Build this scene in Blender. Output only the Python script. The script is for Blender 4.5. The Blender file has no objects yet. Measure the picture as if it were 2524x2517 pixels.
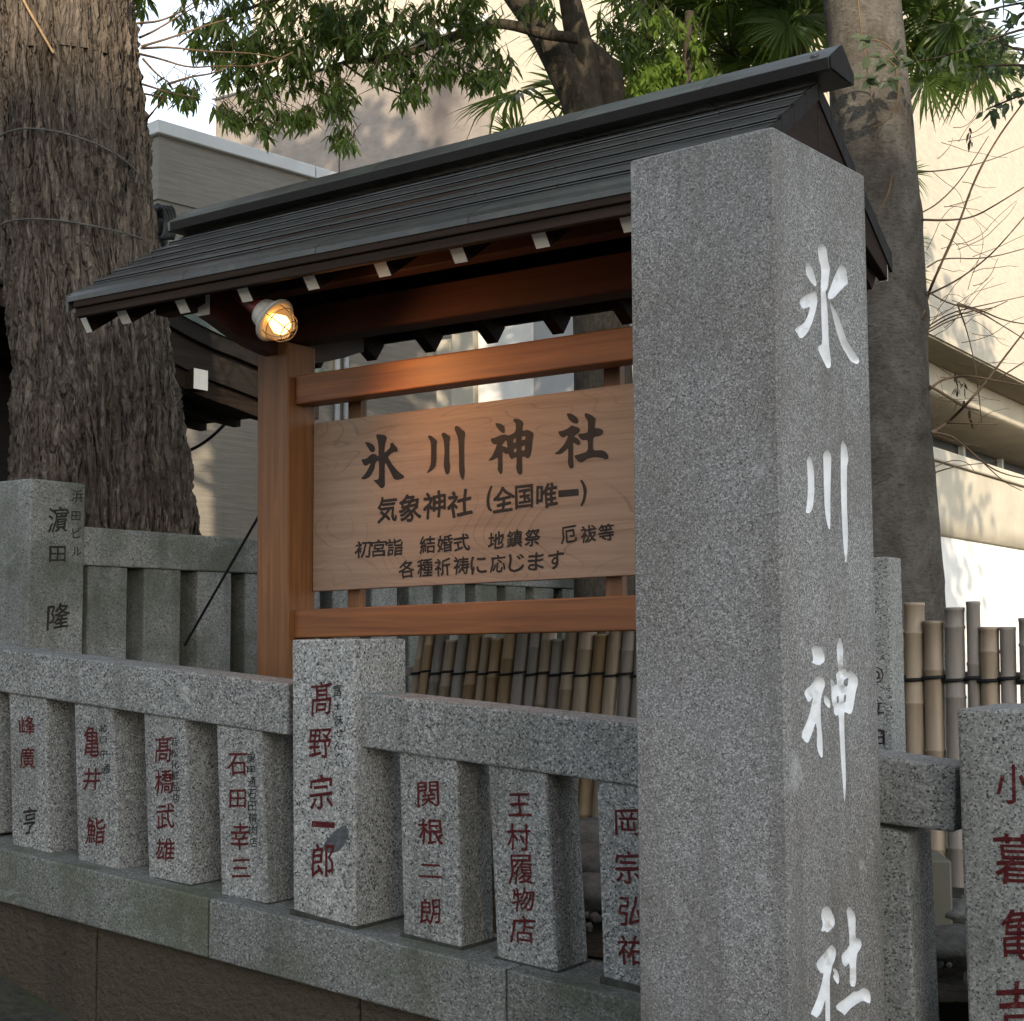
import bpy, bmesh, math, random
import numpy as np
from mathutils import Vector, Matrix
from math import sin, cos, atan, atan2, radians, pi, sqrt

# ------------------------------------------------------------------ camera, world, sun
SC = bpy.context.scene
COL = SC.collection
IMG_W, IMG_H, FOC = 2524.0, 2517.0, 3720.0
EYE = 1.55
PITCH = atan((1577 - IMG_H / 2) / FOC)
ROLL = 0.0048
cam = bpy.data.cameras.new('camera')
cam.sensor_fit = 'HORIZONTAL'; cam.sensor_width = 36
cam.lens = 36 * FOC / IMG_W
cam.clip_start = 0.05; cam.clip_end = 2000
cam_o = bpy.data.objects.new('camera', cam); COL.objects.link(cam_o)
cam_o.matrix_world = (Matrix.Translation((0, 0, EYE)) @ Matrix.Rotation(pi / 2 + PITCH, 4, 'X') @ Matrix.Rotation(-ROLL, 4, 'Z'))
SC.camera = cam_o

SUN_EL, SUN_AZ = radians(17.5), radians(4)      # sun stands low behind the viewer; azimuth to the right of straight behind
to_sun = Vector((sin(SUN_AZ) * cos(SUN_EL), -cos(SUN_AZ) * cos(SUN_EL), sin(SUN_EL)))
w = bpy.data.worlds.new('World'); SC.world = w; w.use_nodes = True
wn = w.node_tree.nodes; wl = w.node_tree.links; wn.clear()
bg = wn.new('ShaderNodeBackground'); sky = wn.new('ShaderNodeTexSky'); wo = wn.new('ShaderNodeOutputWorld')
sky.sky_type = 'NISHITA'; sky.sun_disc = False
sky.sun_elevation = SUN_EL; sky.sun_rotation = pi - SUN_AZ
sky.air_density = 1.0; sky.dust_density = .6; sky.ozone_density = 1.0
bg.inputs['Strength'].default_value = 0.15
hs = wn.new('ShaderNodeHueSaturation'); hs.inputs['Saturation'].default_value = .46      # thin winter haze
wl.new(sky.outputs[0], hs.inputs['Color']); wl.new(hs.outputs[0], bg.inputs[0]); wl.new(bg.outputs[0], wo.inputs[0])
sl = bpy.data.lights.new('sun', 'SUN'); sl.energy = 2.1; sl.angle = radians(0.6); sl.color = (1, .84, .62)
so = bpy.data.objects.new('sun', sl); COL.objects.link(so)
so.rotation_euler = to_sun.to_track_quat('Z', 'Y').to_euler()
SC.view_settings.view_transform = 'Standard'; SC.view_settings.look = 'None'
SC.view_settings.exposure = 1.42; SC.view_settings.gamma = 1; SC.view_settings.use_curve_mapping = False
SC.cycles.max_bounces = 6; SC.cycles.transparent_max_bounces = 8
SC.cycles.use_denoising = True

rng = random.Random(7)
nrg = np.random.RandomState(11)

# ------------------------------------------------------------------ geometry of the view (pixel of the photograph -> ray)
def ray(u, v):
    x = (u - IMG_W / 2) / FOC; z = -(v - IMG_H / 2) / FOC
    x, z = x * cos(ROLL) + z * sin(ROLL), -x * sin(ROLL) + z * cos(ROLL)
    return Vector((x, cos(PITCH) - z * sin(PITCH), sin(PITCH) + z * cos(PITCH)))
CAM = Vector((0, 0, EYE))
def at(u, v, Y):
    d = ray(u, v); return CAM + d * (Y / d.y)
def plane_pt(u, v, P0, n):
    d = ray(u, v); return CAM + d * ((P0 - CAM).dot(n) / d.dot(n))

class Frame:
    """local frame turned about z; X and Y are its horizontal axes"""
    def __init__(s, origin, rot):
        s.o = Vector(origin); s.rot = rot
        s.X = Vector((cos(rot), sin(rot), 0)); s.Y = Vector((-sin(rot), cos(rot), 0))
    def xz(s, u, v, y=0.0):
        P = plane_pt(u, v, s.o + s.Y * y, s.Y) - s.o
        return P.dot(s.X), P.z
    def yz(s, u, v, x=0.0):
        P = plane_pt(u, v, s.o + s.X * x, s.X) - s.o
        return P.dot(s.Y), P.z
    def w(s, x, y, z): return s.o + s.X * x + s.Y * y + Vector((0, 0, z))
    def loc(s, P):
        P = Vector(P) - s.o; return (P.dot(s.X), P.dot(s.Y), P.z)

# ------------------------------------------------------------------ objects
def tag(o, label=None, cat=None, group=None, kind=None):
    if label: o['label'] = label
    if cat: o['category'] = cat
    if group: o['group'] = group
    if kind: o['kind'] = kind
    return o
def thing(name, label, cat, fr=None, group=None, loc=(0, 0, 0)):
    o = bpy.data.objects.new(name, None); COL.objects.link(o)
    o.empty_display_size = .1
    if fr is not None: o.location = fr.o; o.rotation_euler = (0, 0, fr.rot)
    else: o.location = loc
    return tag(o, label, cat, group)
def link(name, me, parent=None, mat=None):
    o = bpy.data.objects.new(name, me); COL.objects.link(o)
    if mat is not None and not me.materials: me.materials.append(mat)
    if parent is not None: o.parent = parent
    return o
def obj(name, bm, mat, parent=None, smooth=False):
    me = bpy.data.meshes.new(name); bm.to_mesh(me); bm.free()
    if smooth: me.polygons.foreach_set('use_smooth', [True] * len(me.polygons))
    return link(name, me, parent, mat)
def mesh_np(name, V, F, mat, parent=None, smooth=False):
    me = bpy.data.meshes.new(name)
    me.from_pydata([tuple(v) for v in V], [], [tuple(f) for f in F]); me.update()
    if smooth: me.polygons.foreach_set('use_smooth', [True] * len(me.polygons))
    return link(name, me, parent, mat)

def hexa(bm, c):
    """c: eight corners, bottom four then top four in the same order"""
    vs = [bm.verts.new(p) for p in c]
    for f in ((3, 2, 1, 0), (4, 5, 6, 7), (0, 1, 5, 4), (1, 2, 6, 5), (2, 3, 7, 6), (3, 0, 4, 7)):
        bm.faces.new([vs[i] for i in f])
    return vs
def box(bm, x0, x1, y0, y1, z0, z1):
    return hexa(bm, [(x0, y0, z0), (x1, y0, z0), (x1, y1, z0), (x0, y1, z0), (x0, y0, z1), (x1, y0, z1), (x1, y1, z1), (x0, y1, z1)])
def bevel(bm, w_, seg=1):
    bmesh.ops.bevel(bm, geom=list(bm.edges), offset=w_, segments=seg, affect='EDGES', profile=.5, clamp_overlap=True)
def bbox_bm(x0, x1, y0, y1, z0, z1, bv=0.0, seg=1):
    bm = bmesh.new(); box(bm, x0, x1, y0, y1, z0, z1)
    if bv: bevel(bm, bv, seg)
    return bm
def tube(bm, pts, r, n=8, cap=True):
    """swept tube through pts; r a number or list"""
    pts = [Vector(p) for p in pts]
    R = r if isinstance(r, (list, tuple)) else [r] * len(pts)
    rings = []; up = Vector((0.13, 0.21, 1)).normalized()
    for i, p in enumerate(pts):
        d = (pts[min(i + 1, len(pts) - 1)] - pts[max(i - 1, 0)]).normalized()
        a = d.cross(up)
        if a.length < .05: a = d.cross(Vector((1, 0, 0)))
        a.normalize(); b = d.cross(a)
        rings.append([bm.verts.new(p + (a * cos(2 * pi * k / n) + b * sin(2 * pi * k / n)) * R[i]) for k in range(n)])
    for i in range(len(rings) - 1):
        for k in range(n):
            bm.faces.new((rings[i][k], rings[i][(k + 1) % n], rings[i + 1][(k + 1) % n], rings[i + 1][k]))
    if cap:
        bm.faces.new(rings[0][::-1]); bm.faces.new(rings[-1])
def smooth_line(pts, k=2):
    pts = [Vector(p) for p in pts]
    for _ in range(k):
        q = [pts[0]]
        for a, b in zip(pts, pts[1:]): q += [a * .75 + b * .25, a * .25 + b * .75]
        pts = q + [pts[-1]]
    return pts
def chaikin(loop, k=1):
    for _ in range(k):
        q = []
        for i in range(len(loop)):
            a = loop[i]; b = loop[(i + 1) % len(loop)]
            q += [(a[0] * .8 + b[0] * .2, a[1] * .8 + b[1] * .2), (a[0] * .2 + b[0] * .8, a[1] * .2 + b[1] * .8)]
        loop = q
    return loop
def fill_loops(bm, loops, f3):
    """triangulated planar fill of 2-D loops (even-odd), f3 maps (a,b) to 3-D"""
    es = []
    for lp in loops:
        vs = [bm.verts.new(f3(*p)) for p in lp]
        es += [bm.edges.new((vs[i], vs[(i + 1) % len(vs)])) for i in range(len(vs))]
    r = bmesh.ops.triangle_fill(bm, edges=es, use_beauty=True, use_dissolve=False)
    return [g for g in r['geom'] if isinstance(g, bmesh.types.BMFace)]

# numpy value noise
_perm = nrg.rand(64, 64, 64).astype(np.float32)
def vnoise(x, y, z):
    xi = np.floor(x).astype(int); yi = np.floor(y).astype(int); zi = np.floor(z).astype(int)
    fx, fy, fz = x - xi, y - yi, z - zi
    fx = fx * fx * (3 - 2 * fx); fy = fy * fy * (3 - 2 * fy); fz = fz * fz * (3 - 2 * fz)
    g = lambda a, b, c: _perm[(xi + a) % 64, (yi + b) % 64, (zi + c) % 64]
    x00 = g(0, 0, 0) * (1 - fx) + g(1, 0, 0) * fx; x10 = g(0, 1, 0) * (1 - fx) + g(1, 1, 0) * fx
    x01 = g(0, 0, 1) * (1 - fx) + g(1, 0, 1) * fx; x11 = g(0, 1, 1) * (1 - fx) + g(1, 1, 1) * fx
    return ((x00 * (1 - fy) + x10 * fy) * (1 - fz) + (x01 * (1 - fy) + x11 * fy) * fz) * 2 - 1
def fbm(x, y, z, o=4):
    s = 0; a = 1; t = 0
    for i in range(o):
        s = s + a * vnoise(x * 2 ** i + 7.3 * i, y * 2 ** i + 3.1 * i, z * 2 ** i); t += a; a *= .5
    return s / t

# ------------------------------------------------------------------ materials
class M:
    def __init__(s, name, rough=.8, spec=.3, metal=0.0):
        s.m = bpy.data.materials.new(name); s.m.use_nodes = True
        s.n = s.m.node_tree.nodes; s.l = s.m.node_tree.links
        s.b = s.n['Principled BSDF']; s.out = s.n['Material Output']
        s.b.inputs['Roughness'].default_value = rough
        s.b.inputs['Specular IOR Level'].default_value = spec
        s.b.inputs['Metallic'].default_value = metal
        tc = s.n.new('ShaderNodeTexCoord'); s.co = tc.outputs['Object']
    def set(s, k, v):
        if hasattr(v, 'is_linked') or isinstance(v, bpy.types.NodeSocket): s.l.new(v, s.b.inputs[k])
        else: s.b.inputs[k].default_value = v
    def map(s, sc=(1, 1, 1), loc=(0, 0, 0), rot=(0, 0, 0), src=None):
        n = s.n.new('ShaderNodeMapping'); n.inputs['Scale'].default_value = sc
        n.inputs['Location'].default_value = loc; n.inputs['Rotation'].default_value = rot
        s.l.new(src or s.co, n.inputs[0]); return n.outputs[0]
    def noise(s, scale, vec=None, det=3, rough=.55, dist=0.0):
        n = s.n.new('ShaderNodeTexNoise'); n.inputs['Scale'].default_value = scale
        n.inputs['Detail'].default_value = det; n.inputs['Roughness'].default_value = rough
        n.inputs['Distortion'].default_value = dist
        s.l.new(vec or s.co, n.inputs['Vector']); return n.outputs[0]
    def voro(s, scale, vec=None, out='Color', feat='F1'):
        n = s.n.new('ShaderNodeTexVoronoi'); n.inputs['Scale'].default_value = scale; n.feature = feat
        s.l.new(vec or s.co, n.inputs['Vector']); return n.outputs[out]
    def ramp(s, f, stops, interp='LINEAR'):
        n = s.n.new('ShaderNodeValToRGB'); n.color_ramp.interpolation = interp
        e = n.color_ramp.elements
        while len(e) < len(stops): e.new(.5)
        for el, (p, c) in zip(e, stops):
            el.position = p; el.color = (c, c, c, 1) if not isinstance(c, (tuple, list)) else (*c, 1)
        s.l.new(f, n.inputs[0]); return n.outputs[0]
    def mix(s, f, a, b, mode='MIX'):
        n = s.n.new('ShaderNodeMix'); n.data_type = 'RGBA'; n.blend_type = mode
        for k, v in ((0, f), (6, a), (7, b)):
            if isinstance(v, bpy.types.NodeSocket): s.l.new(v, n.inputs[k])
            elif isinstance(v, (tuple, list)): n.inputs[k].default_value = (*v, 1)
            else: n.inputs[k].default_value = v
        return n.outputs[2]
    def math(s, op, a, b=0.0, c=0.0):
        n = s.n.new('ShaderNodeMath'); n.operation = op
        for k, v in enumerate((a, b, c)):
            if isinstance(v, bpy.types.NodeSocket): s.l.new(v, n.inputs[k])
            else: n.inputs[k].default_value = v
        return n.outputs[0]
    def bump(s, h, strength=.3, dist=.01):
        n = s.n.new('ShaderNodeBump'); n.inputs['Strength'].default_value = strength; n.inputs['Distance'].default_value = dist
        s.l.new(h, n.inputs['Height']); s.l.new(n.outputs[0], s.b.inputs['Normal']); return n
    def rnd(s):
        n = s.n.new('ShaderNodeObjectInfo'); return n.outputs['Random']
    def rvec(s, k=40.):
        """object coordinates shifted per object"""
        r = s.math('MULTIPLY', s.rnd(), k)
        n = s.n.new('ShaderNodeVectorMath'); n.operation = 'ADD'
        s.l.new(s.co, n.inputs[0]); s.l.new(r, n.inputs[1]); return n.outputs[0]
    def sep(s, v=None):
        n = s.n.new('ShaderNodeSeparateXYZ'); s.l.new(v or s.co, n.inputs[0]); return n.outputs

def granite(name, dark, mid, light, scale, stain=(.2, .2, .16), stain_amt=.5, warm=None, streak=None, spots=.36, blotch=(.5, .68), edge=None):
    m = M(name, .78, .25); v = m.rvec()
    c = m.voro(scale, v, 'Color'); r = m.n.new('ShaderNodeSeparateColor'); m.l.new(c, r.inputs[0])
    n1 = m.noise(scale * .75, v, 4, .7)
    f = m.math('ADD', m.math('MULTIPLY', r.outputs[0], .45), m.math('MULTIPLY', n1, .62))
    base = m.ramp(f, [(0.30, dark), (spots + .06, mid), (.60, mid), (.74, light)])
    big = m.noise(2.6, v, 5, .62, .3)
    col = m.mix(m.math('MULTIPLY', m.ramp(big, [(blotch[0], 0.0), (blotch[1], 1.0)]), stain_amt), base, stain)
    if streak:
        st = m.noise(1.0, m.map((9, 9, .8), src=v), 4, .6)
        col = m.mix(m.math('MULTIPLY', m.ramp(st, [(.5, 0.0), (.72, 1.0)]), streak[1]), col, streak[0])
    if warm:
        wn_ = m.noise(1.7, v, 4, .6)
        col = m.mix(m.math('MULTIPLY', m.ramp(wn_, [(.42, 0.0), (.66, 1.0)]), warm[1]), col, warm[0], 'MULTIPLY')
    pt = m.noise(1.1, v, 3, .5); col = m.mix(m.ramp(pt, [(.36, .34), (.62, 0.0)]), col, (.62, .62, .60), 'MULTIPLY')
    fl = m.noise(7, v, 5, .7, .5); col = m.mix(m.ramp(fl, [(.62, 0.0), (.74, .45)]), col, tuple(min(1, x * 1.25) for x in light))
    col = m.mix(m.math('MULTIPLY', m.rnd(), .26), col, (.55, .55, .53), 'MULTIPLY')
    m.set('Base Color', col); m.bump(n1, .35, .004)
    return m.m
g_front = granite('granite_front', (.045, .046, .044), (.235, .236, .225), (.47, .465, .44), 205, (.10, .105, .075), .5, blotch=(.50, .74), streak=((.08, .084, .068), .5), spots=.38)
g_post = granite('granite_post', (.04, .04, .04), (.30, .30, .285), (.56, .555, .53), 190, (.2, .195, .16), .35, streak=((.12, .12, .10), .35), spots=.38)
g_base = granite('granite_base', (.05, .052, .048), (.165, .167, .155), (.31, .31, .29), 205, (.075, .082, .042), .75, blotch=(.45, .66), streak=((.06, .062, .045), .5))
g_back = granite('granite_back', (.08, .082, .077), (.235, .238, .222), (.36, .36, .335), 190, (.09, .095, .07), .75, streak=((.065, .07, .055), .65), blotch=(.42, .62))
g_pillar = granite('granite_pillar', (.085, .082, .077), (.232, .229, .222), (.46, .455, .445), 330, (.135, .125, .11), .45, warm=((.82, .74, .67), .6), spots=.37, blotch=(.44, .7), streak=((.12, .11, .095), .55))
g_coarse = granite('granite_coarse', (.045, .046, .045), (.275, .28, .265), (.45, .45, .425), 235, (.13, .135, .11), .45, spots=.38, streak=((.10, .105, .085), .4))

def flat(name, col, rough=.7, spec=.3, var=.25, sc=8, metal=0., bump=0., per_obj=0.0):
    m = M(name, rough, spec, metal); v = m.rvec()
    n = m.noise(sc, v, 5, .6)
    d = tuple(c * (1 - var) for c in col); l = tuple(min(1, c * (1 + var)) for c in col)
    c = m.ramp(n, [(.3, d), (.7, l)])
    if per_obj:
        c = m.mix(m.math('MULTIPLY', m.rnd(), per_obj), c, tuple(x * .35 for x in col))
    m.set('Base Color', c)
    if bump: m.bump(n, bump, .01)
    return m.m
def wood(name, col, dark, axis=0, sc=1.0, rough=.5, spec=.35, dull=.0):
    m = M(name, rough, spec); s = [38 * sc] * 3; s[axis] = 1.6 * sc
    v = m.rvec(); n = m.noise(1.0, m.map(tuple(s), src=v), 5, .62, .6)
    b = m.noise(2.2, v, 4, .6)
    c = m.ramp(n, [(.32, dark), (.66, col)])
    c = m.mix(m.ramp(b, [(.35, 0.55), (.7, 0.0)]), c, tuple(x * .55 for x in col))
    m.set('Base Color', c); m.bump(n, .25, .003)
    return m.m
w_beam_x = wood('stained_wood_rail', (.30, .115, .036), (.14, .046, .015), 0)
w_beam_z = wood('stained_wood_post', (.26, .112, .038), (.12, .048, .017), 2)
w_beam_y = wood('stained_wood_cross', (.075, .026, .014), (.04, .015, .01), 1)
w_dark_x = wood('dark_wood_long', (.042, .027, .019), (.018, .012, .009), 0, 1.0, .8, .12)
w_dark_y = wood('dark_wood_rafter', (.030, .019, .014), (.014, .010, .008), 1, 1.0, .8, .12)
w_red_x = wood('red_brown_purlin', (.065, .021, .013), (.032, .012, .008), 0, 1.0, .7, .2)
w_hall = wood('hall_wood', (.035, .028, .024), (.018, .015, .013), 0, 1.0, .8, .12)
white_paint = flat('white_painted_end', (.86, .82, .74), .6, .2, .06, 20)
white_letter = None
black_ink = flat('black_ink', (.020, .015, .012), .6, .25, .3, 30)
def worn(name, col, under, amt=.6):
    m = M(name, .65, .2); n = m.noise(55, m.rvec(), 5, .75); c = m.ramp(n, [(.3, tuple(x * .6 for x in col)), (.6, col)])
    c = m.mix(m.ramp(n, [(.56, 0.0), (.68, amt)]), c, under); m.set('Base Color', c); m.bump(n, .4, .003); return m.m
red_ink = worn('dark_red_paint', (.085, .009, .010), (.17, .10, .09))
dark_ink = flat('faded_black_paint', (.028, .029, .03), .8, .1, .4, 60)
rope_m = flat('grey_rope', (.10, .095, .085), .9, .1, .3, 60)
mortar_m = flat('dark_mortar', (.05, .05, .042), .9, .1, .4, 40)
wire_m = flat('black_wire', (.015, .015, .016), .7, .2, .3, 20)
gold_rope = flat('pale_rope', (.33, .22, .12), .9, .1, .3, 60)

def roof_metal(name, green=0.0, low=.05, rough=(.28, .50), metal=.30, tint=(.92, .84)):
    m = M(name, .42, .42, metal); v = m.rvec()
    n = m.noise(5, m.map((1, 5, 5), src=v), 5, .7); n2 = m.noise(1.4, v, 4, .6); dirt = m.noise(22, m.map((.5, 1, 1), src=v), 5, .75)
    c = m.ramp(n, [(.3, (low, low * tint[0], low * tint[1])), (.7, (low * 2.0, low * 1.9, low * 1.8))])
    c = m.mix(m.ramp(dirt, [(.5, 0.0), (.75, .55)]), c, (.13, .12, .10))
    if low < .02: c = m.ramp(n, [(.3, (low, low * .8, low * .75)), (.7, (low * 2, low * 1.7, low * 1.5))]); m.set('Specular IOR Level', .15)
    if green: c = m.mix(m.ramp(n2, [(.36, 0.0), (.6, green)]), c, (.11, .125, .10))
    m.set('Base Color', c); m.set('Roughness', m.ramp(n, [(.3, rough[0]), (.7, rough[1])])); m.bump(m.noise(7, v, 4), .35, .008)
    return m.m
m_roof = roof_metal('dark_copper_sheet', .22, .034)
m_ridge = roof_metal('weathered_copper_cap', .7, .045)
m_fascia = roof_metal('dark_brown_fascia', 0.0, .010, (.6, .8), 0.0)

def bark(name, col, dark, light, sc=9., zs=.28, crack=0.0):
    m = M(name, .92, .12)
    n = m.noise(sc, m.map((1, 1, zs)), 6, .75, 1.2); n2 = m.noise(60, m.map((1, 1, .45)), 5, .7); n3 = m.noise(1.3, None, 3)
    c = m.ramp(n, [(.3, dark), (.52, col), (.75, light)])
    c = m.mix(m.math('MULTIPLY', n3, .35), c, (.10, .085, .06), 'MIX')
    c = m.mix(m.ramp(n2, [(.3, .5), (.65, 0.0)]), c, tuple(x * .4 for x in dark))
    h = m.math('ADD', m.math('MULTIPLY', n, .6), m.math('MULTIPLY', n2, .5))
    if crack:
        wv = m.n.new('ShaderNodeVectorMath'); wv.operation = 'ADD'; nn = m.n.new('ShaderNodeTexNoise'); nn.inputs['Scale'].default_value = 7; nn.inputs['Detail'].default_value = 4
        m.l.new(m.co, nn.inputs['Vector']); sv = m.n.new('ShaderNodeVectorMath'); sv.operation = 'SCALE'; sv.inputs['Scale'].default_value = .045; m.l.new(nn.outputs['Color'], sv.inputs[0])
        m.l.new(m.co, wv.inputs[0]); m.l.new(sv.outputs[0], wv.inputs[1])
        e = m.voro(18, m.map((1, 1, .10), src=wv.outputs[0]), 'Distance', 'DISTANCE_TO_EDGE'); e2 = m.voro(42, m.map((1, 1, .18), src=wv.outputs[0]), 'Distance', 'DISTANCE_TO_EDGE')
        ck = m.ramp(e, [(.0, 0.0), (.16, 1.0)]); ck2 = m.ramp(e2, [(.0, 0.0), (.14, 1.0)])
        c = m.mix(m.math('MULTIPLY', m.math('SUBTRACT', 1.0, ck), crack), c, tuple(x * .5 for x in dark))
        c = m.mix(m.math('MULTIPLY', m.math('SUBTRACT', 1.0, ck2), crack * .5), c, dark)
        h = m.math('ADD', h, m.math('ADD', m.math('MULTIPLY', ck, 1.1), m.math('MULTIPLY', ck2, .4)))
    m.set('Base Color', c)
    m.bump(h, .95, .022); return m.m
bark_big = bark('furrowed_bark', (.205, .165, .132), (.105, .082, .065), (.37, .315, .262), 13., .11, .55)
bark_grey = bark('smooth_grey_bark', (.092, .082, .072), (.048, .042, .036), (.155, .142, .125), 11, 1.5)
def mottled(name):
    m = M(name, .9, .12); n = m.noise(5, m.map((1, 1, .8)), 6, .7, .6); f = m.noise(45, m.map((1, 1, 2.0)), 5, .75); k = m.noise(9, m.map((1, 1, 2.6)), 4, .6, 1.0)
    c = m.ramp(n, [(.32, (.062, .052, .042)), (.5, (.10, .09, .078)), (.68, (.15, .14, .122))])
    c = m.mix(m.ramp(k, [(.60, 0.0), (.68, .6)]), c, (.04, .034, .028))
    c = m.mix(m.ramp(f, [(.34, .75), (.5, 0.0)]), c, (.04, .035, .028)); c = m.mix(m.ramp(f, [(.62, 0.0), (.72, .4)]), c, (.24, .23, .20))
    m.set('Base Color', c); m.bump(m.math('ADD', f, k), .7, .012); return m.m
bark_grey = mottled('mottled_grey_bark')
bark_dark = bark('dark_bark', (.07, .058, .045), (.04, .033, .027), (.115, .10, .08), 14, .6)
twig_m = flat('twig_brown', (.15, .10, .06), .9, .1, .3, 10)

def leaf_mat(name, base, trans, gloss=.4, var=.5):
    m = M(name, .38, gloss); r = m.n.new('ShaderNodeNewGeometry').outputs['Random Per Island']
    c = m.mix(m.math('MULTIPLY', r, var), base, tuple(x * .45 for x in base))
    t = m.n.new('ShaderNodeBsdfTranslucent'); t.inputs[0].default_value = (*trans, 1)
    m.set('Base Color', c)
    mx = m.n.new('ShaderNodeMixShader'); mx.inputs[0].default_value = .38
    m.l.new(m.b.outputs[0], mx.inputs[1]); m.l.new(t.outputs[0], mx.inputs[2]); m.l.new(mx.outputs[0], m.out.inputs[0])
    return m.m
leaf_oak = leaf_mat('evergreen_leaf', (.042, .072, .022), (.20, .28, .03), .4, .8)
leaf_palm = leaf_mat('palm_leaf', (.06, .10, .028), (.24, .34, .04), .3)
leaf_lime = leaf_mat('young_leaf', (.12, .19, .035), (.34, .44, .05), .3)
leaf_dark = leaf_mat('camellia_leaf', (.035, .06, .025), (.08, .12, .03), .5)

def concrete(name, col, streak=.3, sc=(2, 2, 26), bump=.5):
    m = M(name, .88, .15)
    n = m.noise(1.0, m.map(sc), 5, .65); b = m.noise(.8, None, 5, .6); s = m.noise(1.0, m.map((2.2, 2.2, .22)), 4, .6)
    c = m.ramp(n, [(.3, tuple(x * .86 for x in col)), (.7, tuple(min(1, x * 1.1) for x in col))])
    c = m.mix(m.ramp(b, [(.45, 0.0), (.75, streak)]), c, tuple(x * .6 for x in col))
    c = m.mix(m.ramp(s, [(.58, 0.0), (.72, streak)]), c, tuple(x * .45 for x in col))
    m.set('Base Color', c); m.bump(n, bump, .03); return m.m
c_grey = concrete('grey_ribbed_concrete', (.27, .245, .205), .2)
c_pink = concrete('pinkish_concrete', (.33, .29, .25), .35, (4, 4, 9))
c_cream = concrete('cream_render', (.56, .50, .40), .16, (6, 6, 22), .18)
c_cream2 = concrete('smooth_cream_render', (.60, .54, .43), .1, (2, 2, 3), .1)
c_white = concrete('white_wall_paint', (.82, .8, .75), .04, (2, 2, 3), .05)
c_coping = flat('metal_coping', (.62, .62, .6), .5, .4, .08, 3)
c_tan = flat('shade_tan_soffit', (.30, .255, .18), .8, .2, .1, 3)  # tan deeper than the cream render: the soffit's shade put into the colour
c_wall = concrete('dark_retaining_concrete', (.092, .074, .052), .6, (30, 30, 34), 1.2)
dark_gap = flat('dark_window', (.02, .021, .024), .3, .5, .3, 4)
grey_wall_m = flat('grey_pipe_and_shade_paint', (.42, .42, .42), .7, .2, .05, 3)  # plain grey for the downpipe; on the annex side it is painted shade

def letter_paint():
    m = M('white_letter_paint', .55, .3); n = m.noise(30, None, 5, .7); n2 = m.noise(13, None, 4, .6)
    c = m.ramp(n, [(.3, (.66, .67, .67)), (.7, (.82, .83, .84))])
    c = m.mix(m.ramp(n2, [(.60, 0.0), (.70, .75)]), c, (.34, .31, .26))
    c = m.mix(m.ramp(n, [(.69, 0.0), (.72, .9)]), c, (.05, .045, .04))
    m.set('Base Color', c); m.bump(n, .3, .003); return m.m
white_letter = letter_paint()

# ------------------------------------------------------------------ frames of the place
A = radians(33.7)
al = Vector((cos(A), -sin(A), 0)); bk = Vector((sin(A), cos(A), 0))
F = Frame(Vector((at(790, 1700, 4.4).x, 4.4, 0)), -A)                       # street-side stone fence, X towards the right and nearer
B0 = plane_pt(74, 1300, F.o + bk * .30, bk)
B = Frame((B0.x, B0.y, 0), pi / 2 - A)                                        # second stone fence, X away to the right
k0 = at(712, 1200, 5.3)
K = Frame((k0.x, k0.y, 0), -radians(34.1))                                    # signboard with its little roof
q0 = at(1925, 1300, 3.0)
Q = Frame((q0.x, q0.y, 0), -radians(38.5))                                    # tall stone pillar
INNER = .72                                                                   # level of the shrine ground behind the fence

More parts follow.
